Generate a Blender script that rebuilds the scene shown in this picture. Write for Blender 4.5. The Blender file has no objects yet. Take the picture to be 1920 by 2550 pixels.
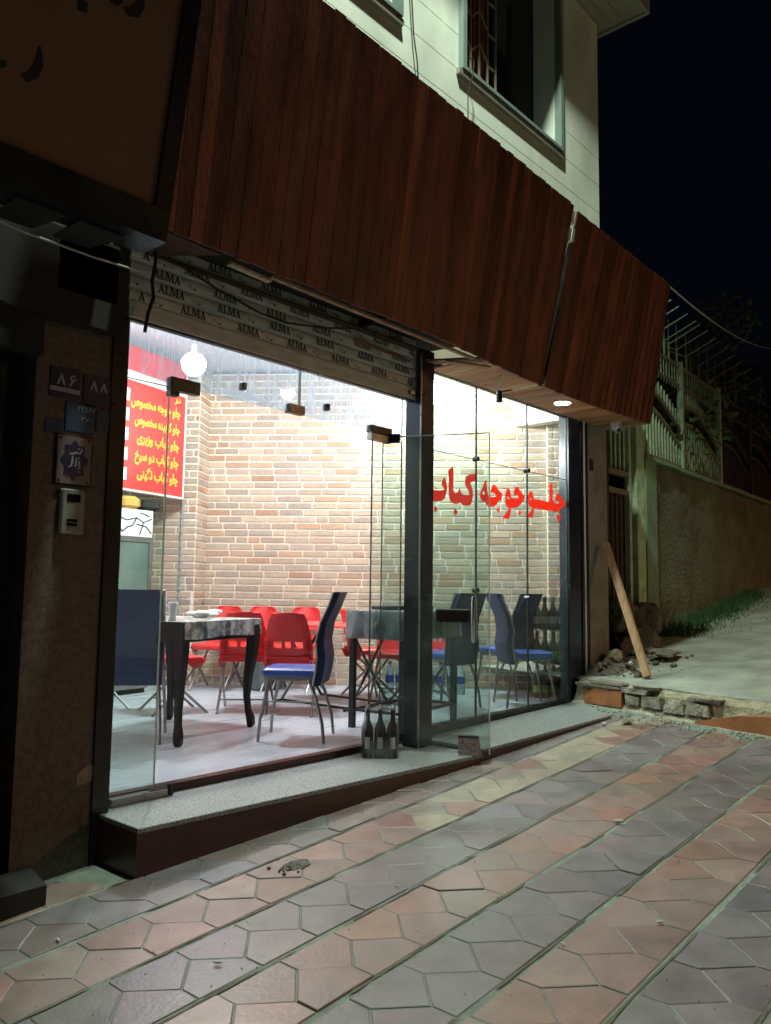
import bpy, bmesh, math, random
from mathutils import Vector, Matrix, noise
random.seed(7)
S = bpy.context.scene
COL = S.collection
R = math.radians
# ------------------------------------------------------------------ camera
cam = bpy.data.cameras.new('camera'); camo = bpy.data.objects.new('camera', cam); COL.objects.link(camo); S.camera = camo
yaw, pitch, roll = R(41.38), R(5.575), R(.7346)
f = Vector((math.cos(pitch)*math.cos(yaw), math.cos(pitch)*math.sin(yaw), math.sin(pitch)))
r = Vector((math.sin(yaw), -math.cos(yaw), 0)); u = r.cross(f)
r, u = r*math.cos(roll)+u*math.sin(roll), -r*math.sin(roll)+u*math.cos(roll)
camo.matrix_world = Matrix(((r.x, u.x, -f.x, 0), (r.y, u.y, -f.y, 0), (r.z, u.z, -f.z, 1.0), (0, 0, 0, 1)))
cam.sensor_fit = 'VERTICAL'; cam.sensor_height = 24; cam.lens = 24*2000/2550; cam.clip_end = 500; cam.clip_start = .05
S.view_settings.view_transform = 'Standard'; S.view_settings.look = 'None'; S.view_settings.exposure = .33; S.view_settings.gamma = 1
# ------------------------------------------------------------------ night sky
w = bpy.data.worlds.new('World'); S.world = w; w.use_nodes = True
bg = w.node_tree.nodes['Background']
bg.inputs[0].default_value = (.20, .30, .62, 1); bg.inputs[1].default_value = .0040
# ------------------------------------------------------------------ materials
def mat(name, col=(.5, .5, .5), rough=.6, metal=0, noise_amt=0, nscale=8, bump=0, bscale=30, attr=False, stretch=None, col2=None, spec=.5, coat=0, detail=6, bdist=.01, emis=None, dust=None):
    m = bpy.data.materials.new(name); m.use_nodes = True; nt = m.node_tree; N = nt.nodes; L = nt.links
    b = N['Principled BSDF']; b.inputs['Roughness'].default_value = rough; b.inputs['Metallic'].default_value = metal
    b.inputs['Specular IOR Level'].default_value = spec; b.inputs['Coat Weight'].default_value = coat
    tc = N.new('ShaderNodeTexCoord'); mp = N.new('ShaderNodeMapping'); L.new(tc.outputs['Object'], mp.inputs[0])
    if stretch: mp.inputs['Scale'].default_value = stretch
    if attr:
        a = N.new('ShaderNodeAttribute'); a.attribute_name = 'col'; base = a.outputs['Color']
    else:
        c = N.new('ShaderNodeRGB'); c.outputs[0].default_value = (*col, 1); base = c.outputs[0]
    if noise_amt:
        n = N.new('ShaderNodeTexNoise'); n.inputs['Scale'].default_value = nscale; n.inputs['Detail'].default_value = detail; L.new(mp.outputs[0], n.inputs['Vector'])
        rmp = N.new('ShaderNodeMapRange'); L.new(n.outputs['Fac'], rmp.inputs[0]); rmp.inputs[1].default_value = .3; rmp.inputs[2].default_value = .7
        mx = N.new('ShaderNodeMix'); mx.data_type = 'RGBA'
        if col2:
            L.new(rmp.outputs[0], mx.inputs['Factor']); L.new(base, mx.inputs['A']); mx.inputs['B'].default_value = (*col2, 1)
        else:
            rmp.inputs[3].default_value = 1-noise_amt; rmp.inputs[4].default_value = 1+noise_amt*.6
            mx.blend_type = 'MULTIPLY'; mx.inputs['Factor'].default_value = 1; L.new(base, mx.inputs['A'])
            cb = N.new('ShaderNodeCombineColor'); [L.new(rmp.outputs[0], cb.inputs[i]) for i in range(3)]; L.new(cb.outputs[0], mx.inputs['B'])
        base = mx.outputs['Result']
        rr = N.new('ShaderNodeMapRange'); L.new(n.outputs['Fac'], rr.inputs[0]); rr.inputs[3].default_value = max(0, rough-.12); rr.inputs[4].default_value = min(1, rough+.12)
        L.new(rr.outputs[0], b.inputs['Roughness'])
    if dust:
        n3 = N.new('ShaderNodeTexNoise'); n3.inputs['Scale'].default_value = 2.6; n3.inputs['Detail'].default_value = 7; n3.inputs['Roughness'].default_value = .65; L.new(mp.outputs[0], n3.inputs['Vector'])
        r3 = N.new('ShaderNodeMapRange'); L.new(n3.outputs['Fac'], r3.inputs[0]); r3.inputs[1].default_value = .40; r3.inputs[2].default_value = .68; r3.inputs[3].default_value = .08; r3.inputs[4].default_value = .55
        m3 = N.new('ShaderNodeMix'); m3.data_type = 'RGBA'; L.new(r3.outputs[0], m3.inputs['Factor']); L.new(base, m3.inputs['A']); m3.inputs['B'].default_value = (*dust, 1); base = m3.outputs['Result']
    L.new(base, b.inputs['Base Color'])
    if bump:
        n2 = N.new('ShaderNodeTexNoise'); n2.inputs['Scale'].default_value = bscale; n2.inputs['Detail'].default_value = 5; L.new(mp.outputs[0], n2.inputs['Vector'])
        bp = N.new('ShaderNodeBump'); bp.inputs['Strength'].default_value = bump; bp.inputs['Distance'].default_value = bdist
        L.new(n2.outputs['Fac'], bp.inputs['Height']); L.new(bp.outputs[0], b.inputs['Normal'])
    if emis:
        b.inputs['Emission Color'].default_value = (*emis[0], 1); b.inputs['Emission Strength'].default_value = emis[1]
    return m
def glass(name, tint=(.93, .98, .95), dirt=0, haze=0, rough=0, streak=False, refl=1.0, dirtcol=(.75, .8, .8)):
    m = bpy.data.materials.new(name); m.use_nodes = True; nt = m.node_tree; N = nt.nodes; L = nt.links
    for n in list(N):
        if n.type == 'BSDF_PRINCIPLED': N.remove(n)
    out = N['Material Output']
    t = N.new('ShaderNodeBsdfTransparent'); t.inputs[0].default_value = (*tint, 1)
    g = N.new('ShaderNodeBsdfGlossy'); g.inputs['Roughness'].default_value = rough
    fr = N.new('ShaderNodeLayerWeight'); pw = N.new('ShaderNodeMath'); pw.operation = 'POWER'; pw.inputs[1].default_value = 5; L.new(fr.outputs['Facing'], pw.inputs[0])
    mu = N.new('ShaderNodeMath'); mu.operation = 'MULTIPLY_ADD'; mu.inputs[1].default_value = .7*refl; mu.inputs[2].default_value = .035*refl; mu.use_clamp = True; L.new(pw.outputs[0], mu.inputs[0])
    mx = N.new('ShaderNodeMixShader'); L.new(mu.outputs[0], mx.inputs[0]); L.new(t.outputs[0], mx.inputs[1]); L.new(g.outputs[0], mx.inputs[2])
    last = mx.outputs[0]
    if haze:
        rf = N.new('ShaderNodeBsdfRefraction'); rf.inputs['Roughness'].default_value = .16; rf.inputs['IOR'].default_value = 1.25; rf.inputs[0].default_value = (*tint, 1)
        mh = N.new('ShaderNodeMixShader'); mh.inputs[0].default_value = haze; L.new(last, mh.inputs[1]); L.new(rf.outputs[0], mh.inputs[2]); last = mh.outputs[0]
    if dirt:
        tc = N.new('ShaderNodeTexCoord'); mp = N.new('ShaderNodeMapping'); L.new(tc.outputs['Object'], mp.inputs[0])
        mp.inputs['Scale'].default_value = (9, 9, .55) if streak else (2, 2, 2)
        n = N.new('ShaderNodeTexNoise'); n.inputs['Scale'].default_value = 4 if streak else 2; n.inputs['Detail'].default_value = 6; L.new(mp.outputs[0], n.inputs['Vector'])
        rm = N.new('ShaderNodeMapRange'); L.new(n.outputs['Fac'], rm.inputs[0]); rm.inputs[1].default_value = .38; rm.inputs[2].default_value = .75; rm.inputs[3].default_value = dirt*.35; rm.inputs[4].default_value = dirt*1.6
        d = N.new('ShaderNodeBsdfDiffuse'); d.inputs[0].default_value = (*dirtcol, 1)
        tl = N.new('ShaderNodeBsdfTranslucent'); tl.inputs[0].default_value = (*dirtcol, 1)
        ms = N.new('ShaderNodeMixShader'); ms.inputs[0].default_value = .6; L.new(d.outputs[0], ms.inputs[1]); L.new(tl.outputs[0], ms.inputs[2])
        m2 = N.new('ShaderNodeMixShader'); L.new(rm.outputs[0], m2.inputs[0]); L.new(last, m2.inputs[1]); L.new(ms.outputs[0], m2.inputs[2]); last = m2.outputs[0]
    L.new(last, out.inputs['Surface'])
    return m
def vinyl_mat(ca=(.70, .09, .06, 1), cb=(.95, .16, .11, 1)):
    m = bpy.data.materials.new('red_vinyl'); m.use_nodes = True; N = m.node_tree.nodes; L = m.node_tree.links; N.remove(N['Principled BSDF'])
    a = N.new('ShaderNodeBsdfDiffuse'); a.inputs[0].default_value = ca; b = N.new('ShaderNodeBsdfTranslucent'); b.inputs[0].default_value = cb; x = N.new('ShaderNodeMixShader'); x.inputs[0].default_value = .72
    L.new(a.outputs[0], x.inputs[1]); L.new(b.outputs[0], x.inputs[2]); L.new(x.outputs[0], N['Material Output'].inputs['Surface']); return m
M = dict(
 tile=mat('sidewalk_tile', attr=True, dust=(.205, .18, .17), rough=.42, noise_amt=.28, nscale=9, bump=.35, bscale=60, bdist=.004, spec=.45),
 grout=mat('grout', (.19, .22, .185), .85, noise_amt=.3, nscale=14, bump=.6, bscale=90),
 soil=mat('soil', (.13, .115, .09), .95, noise_amt=.4, nscale=5, bump=.8, bscale=40),
 concrete=mat('road_concrete', (.31, .33, .28), .9, noise_amt=.35, nscale=3, bump=.7, bscale=45, bdist=.02),
 brick=mat('thin_brick', attr=True, rough=.75, noise_amt=.16, nscale=26, bump=.5, bscale=70, bdist=.006),
 mortar=mat('mortar', (.84, .79, .68), .85, noise_amt=.1, nscale=20, bump=.4, bscale=90),
 wood=mat('stained_wood', attr=True, rough=.5, noise_amt=.55, nscale=1.6, stretch=(7, 7, .8), bump=.5, bscale=12, bdist=.004, spec=.3, detail=9),
 soffit=mat('pine_boards', attr=True, rough=.6, noise_amt=.4, nscale=5, stretch=(9, .7, 9), bump=.4, bscale=10, bdist=.004, spec=.3, detail=9),
 darkwood=mat('dark_wood', (.014, .008, .006), .45, noise_amt=.3, nscale=8, spec=.25),
 rawwood=mat('raw_plank', (.40, .25, .13), .7, noise_amt=.35, nscale=6, stretch=(8, 8, .6), bump=.3, bscale=15),
 black=mat('black_metal', (.012, .013, .016), .3, noise_amt=.25, nscale=5, spec=.5),
 navy=mat('navy_stone', (.020, .028, .045), .22, noise_amt=.3, nscale=4),
 chrome=mat('chrome', (.6, .6, .6), .22, metal=1),
 steel=mat('grey_steel', (.33, .33, .32), .32, metal=.85, noise_amt=.15, nscale=20),
 rustmetal=mat('spotted_steel', (.42, .38, .36), .45, metal=.6, noise_amt=.5, nscale=60, col2=(.16, .09, .07)),
 stonewall=mat('pale_facing', (.78, .82, .71), .85, noise_amt=.22, nscale=2.2, stretch=(1, 1, .6), bump=.5, bscale=120, bdist=.006),
 eave=mat('eave_boards', (.34, .35, .28), .8, noise_amt=.15, nscale=5),
 granite=mat('granite_top', (.215, .23, .23), .6, noise_amt=.8, nscale=120, bump=.2, bscale=120, bdist=.003, detail=3),
 redstone=mat('dark_red_stone', (.060, .022, .018), .33, noise_amt=.4, nscale=6, spec=.5),
 pillar=mat('brown_granite', (.11, .082, .062), .6, noise_amt=.4, nscale=45, bump=.2, bscale=80),
 column=mat('cement_column', (.24, .22, .19), .85, noise_amt=.25, nscale=6, bump=.4, bscale=60),
 darkwall=mat('dark_wall', (.016, .015, .014), .8, noise_amt=.3, nscale=4),
 shutter=mat('shutter_slat', (.60, .62, .575), .5, noise_amt=.25, nscale=7, stretch=(1, 1, 4)),
 ink=mat('black_print', (.02, .025, .025), .6), faint=mat('faint_print', (.16, .16, .14), .6),
 orange=mat('orange_panel', (.20, .10, .058), .75, noise_amt=.12, nscale=2),
 floor=mat('white_floor', (.54, .62, .70), .30, noise_amt=.30, nscale=2.2, stretch=(.8, 4.5, 1), col2=(.42, .45, .49)),
 plaster=mat('white_plaster', (.72, .73, .72), .85, noise_amt=.06, nscale=3),
 red=mat('red_plastic', (.62, .035, .035), .33, noise_amt=.06, nscale=5),
 redtop=mat('red_tabletop', (.60, .07, .06), .3),
 blue=mat('blue_leatherette', (.012, .030, .105), .5, noise_amt=.3, nscale=12, stretch=(3, 3, .6), bump=.15, bscale=60),
 blueseat=mat('blue_seat', (.05, .10, .38), .3, noise_amt=.15, nscale=8),
 navyvinyl=mat('dark_blue_vinyl', (.010, .014, .030), .35, noise_amt=.2, nscale=9),
 sign_red=mat('sign_red', (.62, .035, .035), .35, noise_amt=.06, nscale=3), yellow=mat('sign_yellow', (.75, .50, .05), .5), white=mat('white_plastic', (.78, .78, .76), .4),
 cream=mat('cream_frame', (.72, .66, .60), .5), vinyl=vinyl_mat(), paint=vinyl_mat((.8, .8, .8, 1), (.95, .95, .95, 1)),
 fridgeglass=mat('fridge_glass', (.10, .15, .14), .12, noise_amt=.35, nscale=3, stretch=(1, 1, .4), col2=(.20, .25, .22)),
 pipe=mat('pipe_paint', (.22, .27, .28), .5, noise_amt=.15), yellowbag=mat('yellow_sack', (.62, .36, .08), .6), 
 cardboard=mat('grey_tub', (.09, .11, .11), .5, noise_amt=.4, nscale=14),
 bottle=mat('bottle_dark', (.020, .014, .012), .12, spec=.7), bgreen=mat('bottle_green', (.05, .11, .055), .1, spec=.7), bamber=mat('bottle_amber', (.16, .065, .02), .12, spec=.7),
 label=mat('label_grey', (.45, .44, .40), .5), labelgreen=mat('label_green', (.25, .38, .05), .5), bluecap=mat('blue_cap', (.03, .08, .45), .4),
 water=mat('water_bottle', (.45, .58, .68), .15, spec=.7),
 cable=mat('black_cable', (.01, .01, .01), .6), palecable=mat('pale_cable', (.45, .45, .42), .5),
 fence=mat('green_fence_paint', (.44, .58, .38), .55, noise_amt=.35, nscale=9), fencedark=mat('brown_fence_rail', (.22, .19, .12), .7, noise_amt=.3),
 gate_dimfence=mat('rusty_gate_dim_fence', (.075, .045, .035), .7, noise_amt=.4),  # rust brown of the gate; also darkens far fence bays for fading light
 render=mat('rough_render', (.16, .185, .125), .95, noise_amt=.5, nscale=2.4, col2=(.10, .10, .07), bump=1, bscale=20, bdist=.03), greenrender=mat('green_render', (.20, .31, .19), .9, noise_amt=.25, nscale=4, bump=.6, bscale=20),
 brickbat=mat('broken_brick', (.27, .24, .185), .95, noise_amt=.5, nscale=14, bump=1, bscale=40, bdist=.02),
 rubble=mat('rubble', (.20, .17, .13), .95, noise_amt=.45, nscale=9, bump=.8, bscale=30, bdist=.02), terracotta=mat('terracotta', (.36, .13, .045), .75, noise_amt=.3, nscale=6, bump=.3),
 sand=mat('pale_mortar', (.36, .33, .22), .95, noise_amt=.3, nscale=12, bump=.9, bscale=40, bdist=.02), litter=mat('litter_white', (.42, .42, .38), .7),
 leaf=mat('leaf', attr=True, rough=.7), bark=mat('bark', (.07, .05, .04), .9), grass=mat('grass_blade', attr=True, rough=.7),
 plateblue=mat('plate_blue', (.009, .013, .055), .4, noise_amt=.15), platelight=mat('plate_light_blue', (.012, .05, .11), .45, noise_amt=.25, nscale=12), platewhite=mat('plate_white', (.32, .32, .36), .5),
 beige=mat('worn_beige', (.25, .2, .17), .6, noise_amt=.3, nscale=30), ceramic=mat('ceramic', (.19, .155, .16), .35, noise_amt=.2, nscale=20), bluegrey=mat('ceramic_blue', (.10, .17, .26), .4, noise_amt=.4, nscale=25),
 intercom=mat('intercom_plastic', (.24, .25, .23), .5), cctv=mat('cctv_plastic', (.55, .53, .48), .45), lens=mat('dark_lens', (.01, .01, .01), .1),
 frame=mat('window_frame', (.22, .28, .26), .5, noise_amt=.1), sill=mat('window_sill', (.30, .29, .24), .7, noise_amt=.2), grille=mat('window_grille', (.30, .24, .17), .6), curtain=mat('curtain', (.30, .075, .03), .9, noise_amt=.5, nscale=9, stretch=(6, 1, .5)),
 holemortar=mat('dark_mortar', (.085, .08, .065), .9, noise_amt=.5, nscale=30),  # darker mortar tone for the missing tile patch
 headdark=mat('header_dark', (.012, .013, .013), .8), headpanel=mat('header_panel', (.020, .014, .010), .8, noise_amt=.3),
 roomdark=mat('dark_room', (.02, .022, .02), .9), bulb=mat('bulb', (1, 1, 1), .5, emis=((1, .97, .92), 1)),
 clear=glass('clear_glass', refl=1.0, dirt=.010), sideglass=glass('side_glass', (.86, .94, .90), dirt=.005), doorglass=glass('door_glass', (.82, .90, .87), dirt=.028, refl=1.4), transom=glass('streaked_glass', (.80, .86, .90), dirt=.30, streak=True, dirtcol=(.62, .72, .82)),
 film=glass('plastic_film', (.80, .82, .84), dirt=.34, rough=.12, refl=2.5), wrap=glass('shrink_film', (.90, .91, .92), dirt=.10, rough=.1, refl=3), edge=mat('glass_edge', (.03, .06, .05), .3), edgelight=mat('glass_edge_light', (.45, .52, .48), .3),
)
# table cloth with a mottled floral print
def cloth_mat():
    m = bpy.data.materials.new('floral_oilcloth'); m.use_nodes = True; N = m.node_tree.nodes; L = m.node_tree.links; b = N['Principled BSDF']; b.inputs['Roughness'].default_value = .35
    tc = N.new('ShaderNodeTexCoord'); n = N.new('ShaderNodeTexNoise'); n.inputs['Scale'].default_value = 16; n.inputs['Detail'].default_value = 4; L.new(tc.outputs['Object'], n.inputs['Vector'])
    cr = N.new('ShaderNodeValToRGB'); e = cr.color_ramp.elements; e[0].position = .36; e[0].color = (.10, .12, .11, 1); e[1].position = .62; e[1].color = (.62, .62, .58, 1); x = e.new(.48); x.color = (.27, .30, .27, 1)
    L.new(n.outputs['Fac'], cr.inputs[0]); v = N.new('ShaderNodeTexVoronoi'); v.inputs['Scale'].default_value = 11; L.new(tc.outputs['Object'], v.inputs['Vector'])
    c2 = N.new('ShaderNodeMapRange'); L.new(v.outputs['Distance'], c2.inputs[0]); c2.inputs[1].default_value = .16; c2.inputs[2].default_value = .24; c2.inputs[3].default_value = .8; c2.inputs[4].default_value = 0
    mx = N.new('ShaderNodeMix'); mx.data_type = 'RGBA'; L.new(c2.outputs[0], mx.inputs['Factor']); L.new(cr.outputs[0], mx.inputs['A']); mx.inputs['B'].default_value = (.22, .05, .05, 1)
    L.new(mx.outputs['Result'], b.inputs['Base Color']); return m
M['cloth'] = cloth_mat()
# ------------------------------------------------------------------ mesh helpers
class MB:
    def __init__(s): s.bm = bmesh.new(); s.cl = s.bm.loops.layers.float_color.new('col')
    def _col(s, faces, c):
        for fc in faces:
            for l in fc.loops: l[s.cl] = (*c, 1)
    def poly(s, pts, c=(1, 1, 1)):
        fc = s.bm.faces.new([s.bm.verts.new(p) for p in pts]); s._col([fc], c); return s
    def hull(s, a, b, c=(1, 1, 1), cap0=True, cap1=True):          # two rings of equal count
        A = [s.bm.verts.new(p) for p in a]; B = [s.bm.verts.new(p) for p in b]; n = len(A); F = []
        for i in range(n): F.append(s.bm.faces.new((A[i], A[(i+1) % n], B[(i+1) % n], B[i])))
        if cap0: F.append(s.bm.faces.new(A[::-1]))
        if cap1: F.append(s.bm.faces.new(B))
        s._col(F, c); return s
    def rings(s, rs, c=(1, 1, 1), caps=True):
        V = [[s.bm.verts.new(p) for p in q] for q in rs]; n = len(V[0]); F = []
        for a, b in zip(V, V[1:]):
            for i in range(n): F.append(s.bm.faces.new((a[i], a[(i+1) % n], b[(i+1) % n], b[i])))
        if caps: F += [s.bm.faces.new(V[0][::-1]), s.bm.faces.new(V[-1])]
        s._col(F, c); return s
    def box(s, x0, x1, y0, y1, z0, z1, c=(1, 1, 1), bev=0):
        if bev:
            b = bev
            def ring(z, i): return [(x0+b+i, y0+i, z), (x1-b-i, y0+i, z), (x1-i, y0+b+i, z), (x1-i, y1-b-i, z), (x1-b-i, y1-i, z), (x0+b+i, y1-i, z), (x0+i, y1-b-i, z), (x0+i, y0+b+i, z)]
            return s.rings([ring(z0, b*.7), ring(z0+b*.7, 0), ring(z1-b*.7, 0), ring(z1, b*.7)], c)
        return s.hull([(x0, y0, z0), (x1, y0, z0), (x1, y1, z0), (x0, y1, z0)], [(x0, y0, z1), (x1, y0, z1), (x1, y1, z1), (x0, y1, z1)], c)
    def beam(s, p, q, w=.03, h=.03, up=(0, 0, 1), c=(1, 1, 1)):
        p = Vector(p); q = Vector(q); d = (q-p).normalized(); upv = Vector(up)
        if abs(d.dot(upv)) > .95: upv = Vector((1, 0, 0)) if abs(d.x) < .9 else Vector((0, 1, 0))
        a = d.cross(upv).normalized()*w/2; b = a.cross(d).normalized()*h/2
        return s.hull([p-a-b, p+a-b, p+a+b, p-a+b], [q-a-b, q+a-b, q+a+b, q-a+b], c)
    def tube(s, pts, rad=.01, n=8, c=(1, 1, 1)):
        P = [Vector(p) for p in pts]; rs = []; ref = None
        for i, p in enumerate(P):
            d = (P[min(i+1, len(P)-1)]-P[max(i-1, 0)]).normalized()
            if ref is None: ref = Vector((0, 0, 1)) if abs(d.z) < .9 else Vector((1, 0, 0))
            a = d.cross(ref).normalized(); b = a.cross(d).normalized(); ref = b
            rr = rad[i] if isinstance(rad, (list, tuple)) else rad
            rs.append([p+a*rr*math.cos(k*2*math.pi/n)+b*rr*math.sin(k*2*math.pi/n) for k in range(n)])
        return s.rings(rs, c)
    def lathe(s, prof, at=(0, 0, 0), n=14, c=(1, 1, 1)):
        x, y, z = at
        return s.rings([[(x+rr*math.cos(k*2*math.pi/n), y+rr*math.sin(k*2*math.pi/n), z+h) for k in range(n)] for rr, h in prof], c)
    def build(s, name, m, parent=None, smooth=False, loc=None):
        bmesh.ops.recalc_face_normals(s.bm, faces=s.bm.faces)
        me = bpy.data.meshes.new(name); s.bm.to_mesh(me); s.bm.free()
        if smooth:
            for p in me.polygons: p.use_smooth = True
            me.set_sharp_from_angle(angle=R(40))
        o = bpy.data.objects.new(name, me); COL.objects.link(o); me.materials.append(m if not isinstance(m, str) else M[m])
        if parent: o.parent = parent
        if loc: o.location = loc
        return o
def tag(o, label=None, cat=None, group=None, kind=None):
    if label: o['label'] = label
    if cat: o['category'] = cat
    if group: o['group'] = group
    if kind: o['kind'] = kind
    return o
def thing(name, label, cat, loc=(0, 0, 0), rz=0, group=None):
    o = bpy.data.objects.new(name, None); COL.objects.link(o); o.location = loc; o.rotation_euler.z = rz; o.empty_display_size = .1
    return tag(o, label, cat, group)
def dup(o, loc=None, rz=None, label=None, parent=None):
    c = o.copy(); COL.objects.link(c)
    if parent: c.parent = parent
    if loc is not None: c.location = loc
    if rz is not None: c.rotation_euler.z = rz
    if label: c['label'] = label
    for ch in [x for x in bpy.data.objects if x.parent == o]: dup(ch, parent=c)
    return c
def cyl(p, q, rad, n=12, c=(1, 1, 1)): return MB().tube([p, q], rad, n, c)
# flat filled shapes (outlines with holes, or text) turned into thin meshes; frame: origin, right, up
def filled(loops, name, m, parent, org, rt, up, thick=.002):
    cu = bpy.data.curves.new('c', 'CURVE'); cu.dimensions = '2D'; cu.fill_mode = 'BOTH'; cu.extrude = thick/2
    for L in loops:
        sp = cu.splines.new('POLY'); sp.points.add(len(L)-1); sp.use_cyclic_u = True
        for i, (x, y) in enumerate(L): sp.points[i].co = (x, y, 0, 1)
    return _curve_mesh(cu, name, m, parent, org, rt, up)
def _curve_mesh(cu, name, m, parent, org, rt, up):
    t = bpy.data.objects.new('tmp', cu); COL.objects.link(t); bpy.context.view_layer.update()
    me = bpy.data.meshes.new_from_object(t); bpy.data.objects.remove(t); bpy.data.curves.remove(cu)
    rt = Vector(rt).normalized(); up = Vector(up).normalized(); nn = rt.cross(up)
    me.transform(Matrix(((rt.x, up.x, nn.x, org[0]), (rt.y, up.y, nn.y, org[1]), (rt.z, up.z, nn.z, org[2]), (0, 0, 0, 1))))
    me.materials.clear(); me.materials.append(M[m]); me.name = name
    o = bpy.data.objects.new(name, me); COL.objects.link(o); o.parent = parent; return o
SH = {'چ': 'ﭺﭻﭽﭼ', 'ل': 'ﻝﻞﻠﻟ', 'و': 'ﻭﻮ', 'ج': 'ﺝﺞﺠﺟ', 'ه': 'ﻩﻪﻬﻫ', 'ک': 'ﮎﮏﮑﮐ', 'ب': 'ﺏﺐﺒﺑ', 'ا': 'ﺍﺎ', 'م': 'ﻡﻢﻤﻣ', 'خ': 'ﺥﺦﺨﺧ', 'ص': 'ﺹﺺﺼﺻ', 'ی': 'ﯼﯽﯿﯾ', 'د': 'ﺩﺪ', 'ز': 'ﺯﺰ', 'ر': 'ﺭﺮ', 'س': 'ﺱﺲﺴﺳ', 'ن': 'ﻥﻦﻨﻧ', 'گ': 'ﮒﮓﮕﮔ', 'پ': 'ﭖﭗﭙﭘ', 'ت': 'ﺕﺖﺘﺗ', 'ش': 'ﺵﺶﺸﺷ', 'ث': 'ﺙﺚﺜﺛ'}
def fa(s):
    out = []
    for i, ch in enumerate(s):
        if ch not in SH: out.append(ch); continue
        prev = i > 0 and s[i-1] in SH and len(SH[s[i-1]]) == 4; nxt = i+1 < len(s) and s[i+1] in SH
        F = SH[ch]; dual = len(F) == 4
        out.append(F[2] if (prev and nxt and dual) else F[1] if prev else F[3] if (nxt and dual) else F[0])
    return ''.join(reversed(out))
def text(s, size, name, m, parent, org, rt, up, align='RIGHT', width=None, bold=0, thick=.002):
    cu = bpy.data.curves.new('t', 'FONT'); cu.body = s; cu.size = size; cu.align_x = align; cu.extrude = thick/2; cu.offset = bold; cu.resolution_u = 3
    if width:
        t = bpy.data.objects.new('tmp', cu); COL.objects.link(t); bpy.context.view_layer.update(); wd = t.dimensions.x; bpy.data.objects.remove(t)
        rt = Vector(rt).normalized(); o = _curve_mesh(cu, name, m, parent, (0, 0, 0), (1, 0, 0), (0, 1, 0)); o.data.transform(Matrix.Diagonal((width/wd, 1, 1, 1)))
        up = Vector(up).normalized(); nn = rt.cross(up)
        o.data.transform(Matrix(((rt.x, up.x, nn.x, org[0]), (rt.y, up.y, nn.y, org[1]), (rt.z, up.z, nn.z, org[2]), (0, 0, 0, 1)))); return o
    return _curve_mesh(cu, name, m, parent, org, rt, up)
def join(objs, name):                                       # several lettering pieces of one sign become one mesh
    bm = bmesh.new(); m = objs[0].data.materials[0]; p = objs[0].parent
    for o in objs: bm.from_mesh(o.data)
    me = bpy.data.meshes.new(name); bm.to_mesh(me); bm.free(); me.materials.append(m)
    for o in objs: bpy.data.objects.remove(o)
    o = bpy.data.objects.new(name, me); COL.objects.link(o); o.parent = p; return o
def jit(c, a=.1): k = 1+random.uniform(-a, a); return tuple(max(0, v*k*(1+random.uniform(-a, a)*.35)) for v in c)
def gz(x): return -.39+.066*x                               # the sidewalk climbs to the right
def rz_(x, y=3.4): return .237+.118*(x-(6.52-.25*(3.3-y))-.1)                          # and the concrete road beyond it
# ------------------------------------------------------------------ street lamps (outside the frame; they light the street)
def street_lamp(x, y, base, h, ax, ay, power, col, label, size=.16, spot=114):
    t = thing('street_lamp', label, 'street lamp', (x, y, base), group='street lamps')
    MB().tube([(0, 0, 0), (0, 0, h*.6), (0, 0, h+.1)], [.09, .07, .05], 12).build('pole', 'steel', t, True)
    MB().tube([(0, 0, h), (ax*.5, ay*.5, h+.25), (ax*.93, ay*.93, h+.2)], .03, 8).build('arm', 'steel', t, True)
    hd = MB().box(ax-.3, ax+.3, ay-.14, ay+.14, h+.12, h+.24, bev=.04).build('lamp_head', 'steel', t)
    l = bpy.data.lights.new('lamp_light', 'SPOT'); l.energy = power; l.color = col; l.spot_size = R(spot); l.spot_blend = .5; l.shadow_soft_size = size
    lo = bpy.data.objects.new('lamp_light', l); COL.objects.link(lo); lo.parent = t; lo.location = (ax, ay, h+.05)
street_lamp(-.7, 1.0, -.44, 10.3, 3.5, 0.95, 2450, (.84, 1.0, .82), 'tall grey street lamp with cool greenish light standing left of the shop')
street_lamp(15.5, -10, .3, 6.2, -.6, .3, 2400, (1.0, .50, .20), 'distant street lamp with orange sodium light across the road', .2, 170)
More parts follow.
